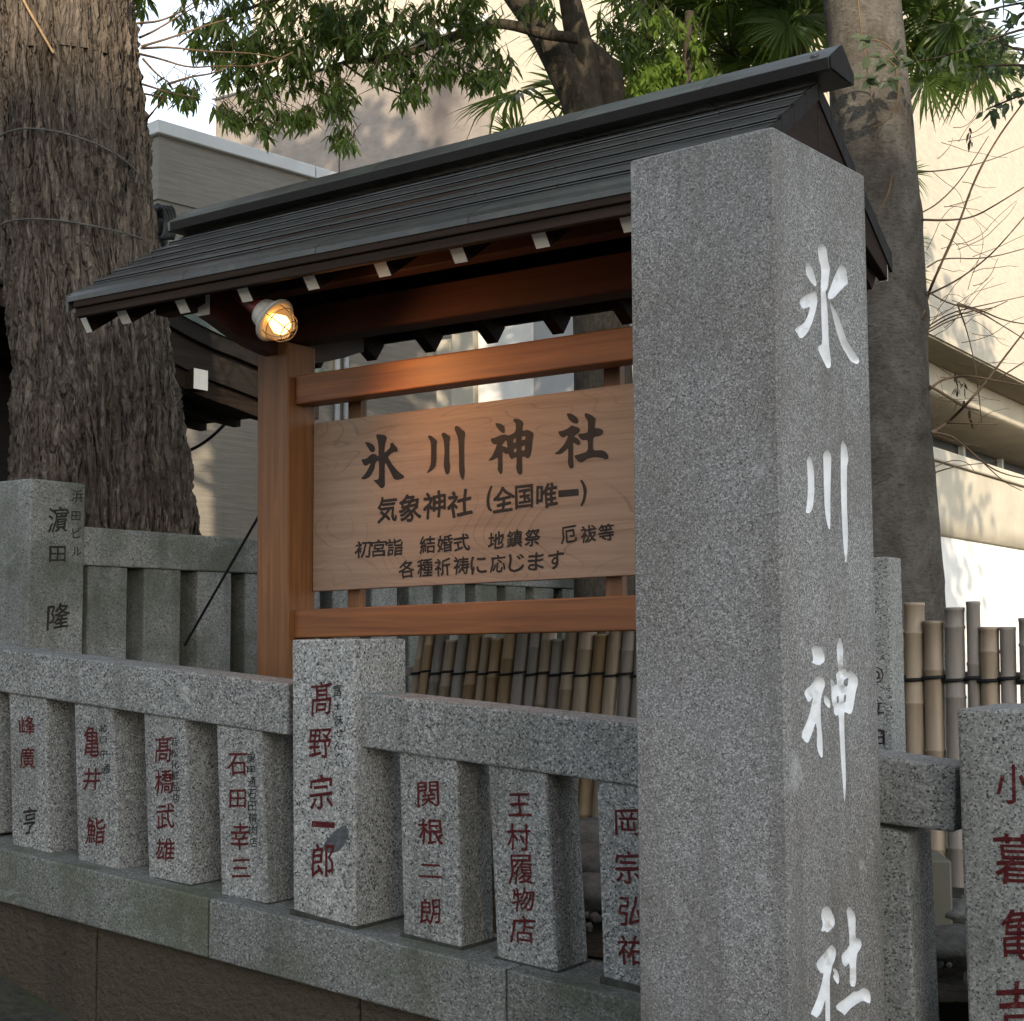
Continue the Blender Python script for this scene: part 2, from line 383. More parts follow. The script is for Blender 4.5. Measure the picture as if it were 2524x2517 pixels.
# ------------------------------------------------------------------ ground
def ground():
    m = M('asphalt', .9, .2); n = m.noise(60, None, 4); m.set('Base Color', m.ramp(n, [(.3, .035), (.7, .075)])); m.bump(n, .4, .004)
    bm = bmesh.new()
    S = 400
    p = [F.w(-S, 6, -.02), F.w(S, 6, -.02), F.w(S, -S, -.02), F.w(-S, -S, -.02)]
    vs = [bm.verts.new(q) for q in p]; bm.faces.new(vs[::-1])
    tag(obj('road', bm, m.m), kind='structure')
    m = M('soil', .95, .1); n = m.noise(18, None, 6, .7); n2 = m.noise(2.0, None, 4)
    m.set('Base Color', m.ramp(n, [(.3, (.018, .015, .011)), (.7, (.07, .06, .045))])); m.bump(n, 1., .03)
    # uneven soil behind the fence
    nx, ny = 150, 90
    xs = np.linspace(-14, 26, nx); ys = np.concatenate([np.linspace(.22, 6, 50), np.linspace(6.4, 340, 40)])
    X, Y = np.meshgrid(xs * 1.0, ys)
    X = X * (1 + np.clip(Y - 8, 0, None) * .12)
    Z = INNER + .05 * fbm(X * 2.2, Y * 2.2, X * 0, 4) - .02
    V = np.stack([X, Y, Z], -1).reshape(-1, 3)
    Fc = [(j * nx + i, j * nx + i + 1, (j + 1) * nx + i + 1, (j + 1) * nx + i) for j in range(ny - 1) for i in range(nx - 1)]
    o = mesh_np('shrine_ground', V, Fc, m.m, None, True); o.location = F.o; o.rotation_euler = (0, 0, F.rot)
    tag(o, kind='structure')
    # mossy footway strip at the foot of the retaining wall, rising to the left
    m = M('mossy_paving', .9, .15); n = m.noise(25, None, 5, .7); n2 = m.noise(3.0, None, 4)
    c = m.ramp(n, [(.3, (.03, .03, .022)), (.7, (.075, .07, .055))])
    c = m.mix(m.ramp(n2, [(.42, 0.0), (.62, .8)]), c, (.045, .06, .018)); m.set('Base Color', c); m.bump(n, .7, .01)
    bm = bmesh.new()
    a = F.loc(plane_pt(0, 2400, F.o, bk)); b = F.loc(plane_pt(170, 2506, F.o, bk))
    s = (b[2] - a[2]) / (b[0] - a[0]); zl = lambda x: max(-.01, a[2] + s * (x - a[0])) if x > -3 else a[2] + s * (-3 - a[0])
    cols = [-9, -3, a[0], b[0], -.9, -.5, 0, .5, 4]
    vs = [[bm.verts.new((x, y, zl(x) - (0.0 if y > -.5 else .05))) for y in (.02, -.3, -2.2)] for x in cols]
    for i in range(len(cols) - 1):
        for j in range(2): bm.faces.new((vs[i][j], vs[i][j + 1], vs[i + 1][j + 1], vs[i + 1][j]))
    o = obj('pavement', bm, m.m); o.location = F.o; o.rotation_euler = (0, 0, F.rot); tag(o, kind='structure')
ground()

# ------------------------------------------------------------------ lettering
_gl = {}
def glyph(ch, off):
    k = (ch, off)
    if k not in _gl:
        c = bpy.data.curves.new('g', 'FONT'); c.body = ch; c.offset = off; c.resolution_u = 3
        o = bpy.data.objects.new('g', c); COL.objects.link(o)
        dg = bpy.context.evaluated_depsgraph_get(); me = bpy.data.meshes.new_from_object(o.evaluated_get(dg))
        V = np.array([v.co[:2] for v in me.vertices]).reshape(-1, 2); T = [tuple(p.vertices) for p in me.polygons]
        bpy.data.objects.remove(o); bpy.data.curves.remove(c); bpy.data.meshes.remove(me)
        if len(V):
            mn, mx = V.min(0), V.max(0); V = (V - (mn + mx) / 2) / np.maximum(mx - mn, .02)
        _gl[k] = (V, T)
    return _gl[k]
def brush(V, seed, shear=.10, warp=.03):
    r = np.random.RandomState(seed); x, y = V[:, 0].copy(), V[:, 1].copy()
    ph = r.rand(4) * 6.28
    y2 = y + shear * x + warp * np.sin(x * 5 + ph[0]) * .6
    x2 = x + warp * np.sin(y * 6 + ph[1]) + .012 * np.sin(y * 19 + ph[2])
    return np.stack([x2, y2 + .012 * np.sin(x * 17 + ph[3])], -1)
def inscription(name, chars, proj, place, mat, parent, off=.011, shear=.1, label=None):
    """chars: (char, u, v, w_px, h_px); proj(u,v)->(a,z); place(a,z)->local 3-D"""
    V = []; T = []
    for i, (ch, u, v, wp, hp) in enumerate(chars):
        G, t = glyph(ch, 0)
        if not len(G): continue
        G = brush(G, ord(ch) + i, shear)
        a0, z0 = proj(u, v); aL, _ = proj(u - wp / 2, v); aR, _ = proj(u + wp / 2, v)
        _, zT = proj(u, v - hp / 2); _, zB = proj(u, v + hp / 2)
        W_, H_ = abs(aR - aL), abs(zT - zB); sg = 1 if aR > aL else -1
        bw = min(off * .75 * max(W_, H_), H_ * .12, W_ * .12)
        for q_ in (range(5) if off > .005 else range(1)):
            dx, dz = ((0, 0), (1, .6), (-1, -.6), (.6, -1), (-.6, 1))[q_]
            n = len(V); lift = (place(0, 0) if 0 else None)
            for g in G:
                p = place(a0 + sg * g[0] * W_ + dx * bw, z0 + g[1] * H_ + dz * bw); V.append((p[0], p[1] - q_ * 6e-5, p[2]))
            T += [tuple(k + n for k in f) for f in t]
    o = mesh_np(name, V, T, mat, parent)
    o['kind'] = 'stuff'
    if label: o['label'] = label
    return o

# ------------------------------------------------------------------ street-side stone fence
def quad_prism(fr, q, y0, y1, bv=.006):
    """q: front-face corners TL TR BR BL as (x,z)"""
    bm = bmesh.new(); tl, tr, br, bl = q
    hexa(bm, [(bl[0], y0, bl[1]), (br[0], y0, br[1]), (br[0], y1, br[1]), (bl[0], y1, bl[1]),
              (tl[0], y0, tl[1]), (tr[0], y0, tr[1]), (tr[0], y1, tr[1]), (tl[0], y1, tl[1])])
    if bv: bevel(bm, bv, 2)
    return bm
def zp(ox, oy, s): return lambda *pts: [(ox + x / s, oy + y / s) for x, y in pts]
Z1 = zp(0, 1650, 2.222); Z2 = zp(800, 1650, 2.222)
def front_fence():
    T = thing('stone_fence', 'grey granite shrine fence with red carved names along the street in front of the signboard', 'stone fence', F)
    xz = lambda y: (lambda u, v: F.xz(u, v, y))
    # base stones
    yb = -.04
    e = [F.xz(u, v, yb) for u, v in ((0, 2091), (505, 2215), (1243, 2385), (1575, 2470))]
    s = (e[3][1] - e[0][1]) / (e[3][0] - e[0][0]); zt = lambda x: e[0][1] + s * (x - e[0][0])
    j1 = F.xz(513, 2215, yb)[0]; j2 = F.xz(1246, 2390, yb)[0]
    cuts = [j1 - 4.6, j1 - 2.9, j1 - 1.25, j1, j2, j2 + 1.25, 2.4]
    for a, b in zip(cuts, cuts[1:]):
        bm = bmesh.new(); H = .175; a += .003; b -= .003
        hexa(bm, [(a, yb, zt(a) - H), (b, yb, zt(b) - H), (b, .27, zt(b) - H), (a, .27, zt(a) - H), (a, yb, zt(a)), (b, yb, zt(b)), (b, .27, zt(b)), (a, .27, zt(a))])
        bevel(bm, .006, 2); obj('base_stone', bm, g_base, T)
    # rails
    def rail(TL, TR, BR, BL, ext=0.0, mat=g_front):
        q = [F.xz(*p, .03) for p in (TL, TR, BR, BL)]
        if ext:
            sx = (q[1][0] - q[0][0]); k = ext / sx
            if ext < 0:
                k = -k; q[0] = (q[0][0] + ext, q[0][1] - (q[1][1] - q[0][1]) * k); q[3] = (q[3][0] + ext, q[3][1] - (q[2][1] - q[3][1]) * k)
            else:
                q[1] = (q[1][0] + ext, q[1][1] + (q[1][1] - q[0][1]) * k); q[2] = (q[2][0] + ext, q[2][1] + (q[2][1] - q[3][1]) * k)
        obj('rail_stone', quad_prism(F, q, .03, .195, .007), mat, T); return q
    rl = rail((0, 1600), (709, 1686), (709, 1813), (0, 1706), -2.2)
    r2 = rail((880, 1707), (1565, 1785), (1568, 1939), (880, 1841), .35)
    r3 = rail((2174, 1866), (2356, 1891), (2352, 2053), (2174, 2030), -.3, g_coarse)
    # balusters
    def baluster(q, txt=None, small=None, depth=.16, mat=g_front, label=None, y=.04, ins=red_ink, ext_top=.015):
        q = [F.xz(*p, y) for p in q]
        q[0] = (q[0][0], q[0][1] + ext_top); q[1] = (q[1][0], q[1][1] + ext_top)
        zb = min(q[2][1], q[3][1]); 
        b = obj('baluster', quad_prism(F, q, y, y + depth, .008), mat, T)
        if label: b['label'] = label
        if q[2][1] > .4:
            e_ = .007; qq = [(q[3][0] - e_, q[3][1] + .006), (q[2][0] + e_, q[2][1] + .006), (q[2][0] + e_, q[2][1] - .012), (q[3][0] - e_, q[3][1] - .012)]
            obj('mortar_joint', quad_prism(F, qq, y - e_, y + depth + e_, .003), mortar_m, b)
        if txt: inscription('inscription', txt, xz(y), lambda a, z: (a, y - .0012, z), ins, b)
        if small: inscription('small_inscription', small, xz(y), lambda a, z: (a, y - .0012, z), dark_ink, b, .006)
        return b
    P = lambda f, *p: f(*p)
    baluster(Z1((45, 150), (245, 176), (275, 1022), (65, 985)),
             [('峰', 67.5, 1789, 38, 46), ('廣', 67.5, 1868, 36, 52)], None, label='baluster carved with the name 峰廣亨').name
    inscription('inscription', [('亨', 74, 2023, 33, 66)], xz(.04), lambda a, z: (a, .0388, z), black_ink, T.children[-1])
    baluster(Z1((402, 207), (612, 236), (655, 1110), (425, 1050)),
             [('亀', 227, 1828, 38, 76), ('井', 227, 1920, 42, 54), ('鮨', 236, 2048, 46, 66)],
             [('北', *Z1((565, 320))[0], 20, 22), ('口', *Z1((567, 385))[0], 16, 16), ('中', *Z1((570, 460))[0], 16, 18), ('通', *Z1((580, 545))[0], 22, 24)],
             label='baluster carved in red 亀井鮨')
    baluster(Z1((783, 262), (1015, 297), (1043, 1192), (812, 1142)),
             [('髙', 403, 1846, 40, 66), ('橋', 405, 1927, 46, 58), ('武', 408, 2012, 44, 62), ('雄', 407, 2093, 46, 54)],
             [(c, *Z1((955 + i * 2, 395 + i * 62))[0], 18, 22) for i, c in enumerate('若松化粧品店')], label='baluster carved in red 髙橋武雄')
    baluster(Z1((1181, 322), (1428, 352), (1466, 1294), (1211, 1240)),
             [('石', 585, 1884, 46, 54), ('田', 587, 1969, 40, 44), ('幸', 592, 2062, 46, 66), ('三', 594, 2140, 46, 44)],
             [(c, *Z1((1375 + i * 2, 485 + i * 66))[0], 20, 25) for i, c in enumerate('庚申通石田精肉店')], label='baluster carved in red 石田幸三')
    baluster(Z2((405, 462), (725, 510), (748, 1535), (430, 1457)),
             [('関', 1056, 1958, 52, 62), ('根', 1063, 2050, 62, 64), ('二', 1063, 2147, 56, 32), ('朗', 1061, 2246, 50, 64)], label='baluster carved in red 関根二朗')
    baluster(Z2((893, 546), (1212, 596), (1274, 1667), (943, 1586)),
             [('王', 1281, 1983, 56, 56), ('村', 1279, 2064, 58, 66), ('履', 1284, 2143, 60, 72), ('物', 1290, 2217, 54, 58), ('店', 1288, 2291, 60, 66)], label='baluster carved in red 王村履物店')
    baluster([(1469, 1930), (1612, 1955), (1628, 2450), (1486, 2412)],
             [('岡', 1548, 2027, 62, 62), ('宗', 1550, 2137, 66, 80), ('弘', 1556, 2245, 60, 72), ('祐', 1556, 2343, 66, 72)], label='baluster carved in red, half behind the tall pillar')
    # baluster right of the pillar, with the raised corner block on it
    baluster([(2120, 2026), (2236, 2056), (2262, 2640), (2140, 2600)], None, None, .17, g_coarse, 'speckled baluster just right of the tall pillar', ext_top=.0)
    # more balusters to the left, outside the frame edge, and those hidden by the pillar
    x0 = F.xz(*Z1((45, 150))[0], .04)[0]
    for k in (1, 2, 3):
        a = x0 - .245 * k
        q = [(a, 1.40), (a + .15, 1.39), (a + .165, zt(a) - .003), (a + .01, zt(a))]
        obj('baluster', quad_prism(F, q, .04, .2, .008), g_front, T)
    # main posts
    q = [F.xz(*p, 0) for p in ((719, 1577), (874, 1575), (876, 2290), (722, 2246))]
    mp = obj('main_post', quad_prism(F, q, 0, .24, .007), g_post, T); mp['label'] = 'taller main post carved in red 髙野宗一郎'
    e_ = .008; qq = [(q[3][0] - e_, q[3][1] + .006), (q[2][0] + e_, q[2][1] + .006), (q[2][0] + e_, q[2][1] - .012), (q[3][0] - e_, q[3][1] - .012)]
    obj('mortar_joint', quad_prism(F, qq, -e_, .24 + e_, .003), mortar_m, mp)
    zz = zp(680, 1560, 2.7545)
    inscription('inscription', [('髙', 793, 1720, 50, 82), ('野', 790, 1832, 56, 70), ('宗', 792, 1952, 56, 84), ('一', 796, 2032, 56, 13), ('郎', 796, 2121, 56, 84)],
                xz(0), lambda a, z: (a, -.0012, z), red_ink, mp)
    inscription('small_inscription', [(c, *zz((x, y))[0], 20, h) for c, x, y, h in
                (('富', 420, 390, 29), ('士', 422, 495, 18), ('味', 430, 590, 26), ('せ', 430, 680, 18), ('ん', 425, 765, 22), ('べ', 435, 835, 14), ('い', 435, 888, 10))],
                xz(0), lambda a, z: (a, -.0012, z), dark_ink, mp, .006)
    bm = bmesh.new()
    lp = chaikin([F.xz(*p, 0) for p in zz((470, 1300), (500, 1345), (490, 1400), (445, 1470), (385, 1500), (330, 1480), (318, 1450), (350, 1400), (400, 1345))], 2)
    fill_loops(bm, [lp], lambda a, z: (a, -.0006, z)); patch = flat('grey_patch', (.085, .088, .092), .8, .2, .35, 90)
    obj('grey_patch', bm, patch, mp)
    q = [F.xz(*p, -.03) for p in ((2357, 1747), (2378, 2517))]
    xa, zt_ = q[0]
    bm = quad_prism(F, [(xa, zt_), (xa + .34, zt_ + .004), (xa + .345, -.0), (q[1][0] + .012, -.0)], -.03, .30, .008)
    mp2 = obj('main_post', bm, g_coarse, T); mp2['label'] = 'large speckled end post carved in red 小暮亀吉'
    inscription('inscription', [('小', 2497, 1933, 82, 94), ('暮', 2507, 2118, 112, 122), ('亀', 2514, 2305, 96, 126), ('吉', 2510, 2487, 100, 134)],
                xz(-.03), lambda a, z: (a, -.0315, z), red_ink, mp2)
    # retaining wall under the fence, in cast panels with open joints
    W = thing('retaining_wall', 'dark stained concrete retaining wall under the granite fence', 'wall', F)
    j = [F.xz(u, v, .0)[0] for u, v in ((236, 2400), (885, 2500))]
    d = j[1] - j[0]; cs = [j[0] - 3 * d, j[0] - 2 * d, j[0] - d, j[0], j[1], j[1] + d, 2.35]
    for a, b in zip(cs, cs[1:]):
        bm = bmesh.new(); a += .004; b -= .004
        hexa(bm, [(a, .0, -.1), (b, .0, -.1), (b, .25, -.1), (a, .25, -.1), (a, .0, zt(a) - .18), (b, .0, zt(b) - .18), (b, .25, zt(b) - .18), (a, .25, zt(a) - .18)])
        bevel(bm, .004); obj('panel', bm, c_wall, W)
    bm = bmesh.new(); box(bm, cs[0], cs[-1], .02, .24, -.1, .45); obj('core', bm, c_wall, W)
front_fence()

# ------------------------------------------------------------------ second stone fence running away to the right
def back_fence():
    T = thing('stone_fence', 'weathered grey-green stone fence behind the signboard, meeting a corner post carved 濵田隆', 'stone fence', B)
    z1, z0 = 1.995, 1.845
    post = obj('corner_post', bbox_bm(0, .258, 0, .26, INNER - .1, 2.157, .008, 2), g_back, T)
    post['label'] = 'mossy corner post carved 濵田隆'
    yz = lambda y: (lambda u, v: B.xz(u, v, y))
    inscription('inscription', [('濵', 143, 1281, 48, 62), ('田', 142, 1366, 40, 38), ('隆', 144, 1519, 54, 62)],
                yz(0), lambda a, z: (a, -.0012, z), black_ink, post, .012)
    inscription('small_inscription', [('浜', 190, 1223, 28, 32), ('田', 187, 1272, 22, 22), ('ビ', 189, 1313, 22, 26), ('ル', 189, 1359, 22, 22)],
                yz(0), lambda a, z: (a, -.0012, z), black_ink, post, .01)
    cuts = [.262, 2.05, 4.24]
    for a, b in zip(cuts, cuts[1:]): obj('rail_stone', bbox_bm(a + .002, b - .002, .03, .19, z0, z1, .007, 2), g_back, T)
    for k in range(13):
        a = .315 + .291 * k + rng.uniform(-.006, .006)
        if a > 4.1: continue
        obj('baluster', bbox_bm(a, a + .2, .04, .2, INNER + .1, z0 + .0, .007, 2), g_back, T)
    obj('base_stone', bbox_bm(.262, 2.2, .0, .24, INNER - .1, INNER + .1, .008, 2), g_back, T)
    obj('base_stone', bbox_bm(2.206, 4.24, .0, .24, INNER - .1, INNER + .1, .008, 2), g_back, T)
    p2 = obj('end_post', bbox_bm(4.25, 4.5, 0, .25, INNER - .1, 2.05, .008, 2), g_back, T)
    inscription('inscription', [('山', 1545, 1455, 12, 20)], yz(0), lambda a, z: (a, -.0012, z), black_ink, p2, .012)
    # leaves the corner post towards the left along the street line
    T2 = thing('stone_fence', 'far left stone fence section continuing beyond the mossy corner post', 'stone fence', B)
    obj('rail_stone', bbox_bm(.05, .2, .27, 4.0, z0 - .02, z1 - .02, .007), g_back, T2)
    for k in range(6): obj('baluster', bbox_bm(.05, .2, .34 + k * .3, .54 + k * .3, INNER, z0 - .02, .007), g_back, T2)
back_fence()

# ------------------------------------------------------------------ speckled post right of the pillar
def far_post():
    Y = 4.15; p = at(2190, 1372, Y); fr = Frame((p.x, p.y, 0), -A)
    T = thing('stone_post', 'slim speckled stone post with a round emblem, just right of the tall pillar', 'post', fr)
    a = fr.xz(2120, 1372)[0]
    b = fr.yz(2222, 1378)[0]
    pm = obj('shaft', bbox_bm(a - .04, 0, 0, b, .5, p.z, .006, 2), g_coarse, T)
    # emblem and the ends of carved characters
    bm = bmesh.new(); c = fr.xz(2158, 1664); R = abs(fr.xz(2178, 1664)[0] - c[0])
    for r1, r0 in ((1.0, .86), (.55, .35)):
        n = 28; o_ = [bm.verts.new((c[0] + cos(2 * pi * k / n) * R * r1, -.001, c[1] + sin(2 * pi * k / n) * R * r1)) for k in range(n)]
        i_ = [bm.verts.new((c[0] + cos(2 * pi * k / n) * R * r0, -.001, c[1] + sin(2 * pi * k / n) * R * r0)) for k in range(n)]
        for k in range(n): bm.faces.new((o_[k], o_[(k + 1) % n], i_[(k + 1) % n], i_[k]))
    obj('emblem', bm, black_ink, pm)
    inscription('inscription', [('立', 2158, 1742, 40, 34), ('旧', 2160, 1818, 40, 38)], lambda u, v: fr.xz(u, v), lambda x, z: (x, -.001, z), black_ink, pm, .01)
far_post()

# ------------------------------------------------------------------ tall pillar with the carved shrine name
def pillar():
    T = thing('stone_pillar', 'tall square granite pillar carved 氷川神社 in white letters', 'pillar', Q)
    TOP = 2.592; c = .005; wd, dp = .353, .425
    def oct_(i): return [(-wd + c + i, i), (-c - i, i), (-i, c + i), (-i, dp - c - i), (-c - i, dp - i), (-wd + c + i, dp - i), (-wd + i, dp - c - i), (-wd + i, c + i)]
    s5 = lambda ox, oy, s, pts: [(ox + x / s, oy + y / s) for x, y in pts]
    a = (1900, 550, 4.8167); b = (1900, 1050, 4.8167); g = (1900, 1550, 4.2833); d = (1920, 2150, 5.25)
    glyphs = [
     [s5(*a, [(625,240),(665,300),(680,440),(703,540),(700,575),(678,770),(648,810),(655,870),(665,920),(680,1100),(690,1440),(718,1640),(715,1705),(690,1725),(660,1715),(600,1590),(560,1500),(565,1465),(612,1438),(600,1100),(592,800),(600,540),(570,430),(553,280)])],
     [s5(*a, [(415,455),(480,490),(545,700),(540,750),(515,745),(460,680),(415,600)])],
     [s5(*a, [(835,465),(895,540),(920,725),(890,735),(830,800),(750,890),(700,905),(678,890),(676,850),(695,800),(740,670),(770,600)])],
     [s5(*a, [(540,800),(555,930),(540,1020),(500,1170),(440,1300),(380,1365),(340,1365),(315,1310),(275,1260),(390,1195),(440,1100),(472,985),(380,1025),(345,960),(345,900),(460,830)])],
     [s5(*a, [(700,930),(740,990),(800,1090),(850,1230),(900,1380),(960,1480),(1040,1590),(1055,1640),(1030,1680),(950,1645),(900,1560),(840,1460),(780,1290),(730,1080),(704,980)])],
     [s5(*b, [(465,340),(495,430),(515,560),(520,720),(515,850),(500,975),(470,1030),(440,1040),(412,1025),(432,900),(442,700),(432,480),(425,400)])],
     [s5(*b, [(680,270),(720,350),(718,470),(708,800),(710,1180),(695,1245),(665,1150),(640,1000),(630,700),(625,470),(620,320)])],
     [s5(*b, [(850,160),(900,230),(925,400),(905,480),(905,900),(918,1300),(910,1560),(888,1650),(860,1400),(845,1150),(830,700),(828,250)])],
     [s5(*g, [(425,185),(530,180),(570,290),(570,345),(520,385),(480,380),(430,355),(450,330)])],
     [s5(*g, [(490,490),(560,520),(577,590),(545,680),(528,760),(527,950),(548,1170),(550,1360),(530,1360),(495,1290),(485,1220),(490,1080),(475,980),(440,1100),(400,1200),(370,1203),(315,1130),(390,960),(430,800),(452,715),(405,778),(385,760),(345,665),(430,590)])],
     [s5(*g, [(565,690),(615,730),(632,790),(622,838),(600,825),(558,775)])],
     [s5(*g, [(730,75),(768,200),(762,405),(805,430),(805,465),(840,430),(915,500),(922,590),(900,650),(870,850),(850,898),(820,898),(790,880),(775,885),(780,1150),(790,1400),(795,1650),(780,1860),(765,1700),(745,1450),(725,1100),(718,905),(690,922),(665,890),(665,815),(650,812),(640,720),(640,640),(625,520),(660,540),(690,600),(700,560),(690,500),(688,480),(720,440),(708,400),(692,190)]),
      s5(*g, [(770,545),(822,510),(815,590),(800,612),(770,590)]), s5(*g, [(772,700),(796,692),(792,775),(772,780)]), s5(*g, [(697,720),(716,705),(718,778),(699,792)])],
     [s5(*d, [(625,430),(670,480),(720,590),(725,690),(630,785),(600,760),(540,770),(570,680),(545,570),(560,470)])],
     [s5(*d, [(680,930),(730,980),(743,1050),(720,1150),(690,1215),(675,1300),(658,1380),(665,1926),(672,2200),(650,2300),(605,2200),(600,1926),(603,1640),(580,1720),(540,1830),(490,1890),(455,1860),(405,1835),(450,1740),(500,1620),(550,1450),(580,1300),(550,1315),(500,1250),(480,1170),(590,1040)])],
     [s5(*d, [(702,1235),(750,1260),(778,1330),(780,1430),(760,1450),(730,1410),(697,1355),(720,1310),(698,1275)])],
     [s5(*d, [(905,440),(940,470),(995,560),(990,850),(1060,870),(1075,960),(1000,1075),(1003,1480),(915,1480),(920,1165),(860,1230),(820,1180),(805,1075),(910,965),(912,860),(890,590),(870,500)])],
     [s5(*d, [(1090,1490),(1160,1520),(1190,1600),(1185,1690),(1165,1700),(1090,1660),(1000,1710),(920,1770),(850,1860),(830,1830),(740,1770),(740,1720),(900,1600),(960,1545),(1020,1545)])],
    ]
    G = [[chaikin([Q.yz(*p) for p in lp]) for lp in gl] for gl in glyphs]
    bm = bmesh.new()
    r0 = [bm.verts.new((x, y, -.05)) for x, y in oct_(0)]; r1 = [bm.verts.new((x, y, TOP - c)) for x, y in oct_(0)]; r2 = [bm.verts.new((x, y, TOP)) for x, y in oct_(c)]
    for k in range(8):
        j = (k + 1) % 8
        if k != 2: bm.faces.new((r0[k], r0[j], r1[j], r1[k]))
        bm.faces.new((r1[k], r1[j], r2[j], r2[k]))
    bm.faces.new(r2)
    rect = [(c, -.05), (dp - c, -.05), (dp - c, TOP - c), (c, TOP - c)]
    fill_loops(bm, [rect] + [lp for gl in G for lp in gl], lambda y, z: (0, y, z))
    bmesh.ops.remove_doubles(bm, verts=bm.verts, dist=1e-5)
    bmesh.ops.recalc_face_normals(bm, faces=bm.faces)
    obj('shaft', bm, g_pillar, T)
    # painted troughs of the carved strokes
    bm = bmesh.new()
    for gl in G:
        fs = fill_loops(bm, gl, lambda y, z: (-.0003, y, z))
        for f in fs:
            f.normal_update()
            if f.normal.x < 0: f.normal_flip()
        bmesh.ops.inset_region(bm, faces=fs, thickness=.0045, depth=-.012, use_boundary=True, use_even_offset=False)
    obj('inscription', bm, white_letter, T, True)
    obj('foot', bbox_bm(-wd - .06, .06, -.06, dp + .06, -.1, .16, .01), g_pillar, T)
pillar()

# ------------------------------------------------------------------ signboard kiosk
def board_wood():
    m = M('plain_cedar_board', .62, .3)
    v = m.map((.95, 1, 3.1), (.1, 0, .35))
    n = m.noise(1.0, v, 2, .4, .8)
    l = m.math('FRACT', m.math('MULTIPLY', n, 34))
    lines = m.ramp(l, [(.0, 1.0), (.10, .12), (.4, 0.0), (.93, 0.0), (1.0, .9)])
    fine = m.noise(1.0, m.map((2.2, 40, 46)), 4, .6)
    mask = m.ramp(m.noise(1.0, m.map((2.2, 2, 4.5), (.7, 0, .2)), 2), [(.42, .25), (.6, 1.0)])
    c = m.ramp(fine, [(.3, (.225, .153, .104)), (.7, (.32, .225, .155))])
    c = m.mix(m.math('MULTIPLY', m.math('MULTIPLY', lines, mask), .42), c, (.08, .035, .018))
    m.set('Base Color', c); m.bump(fine, .15, .002); return m.m
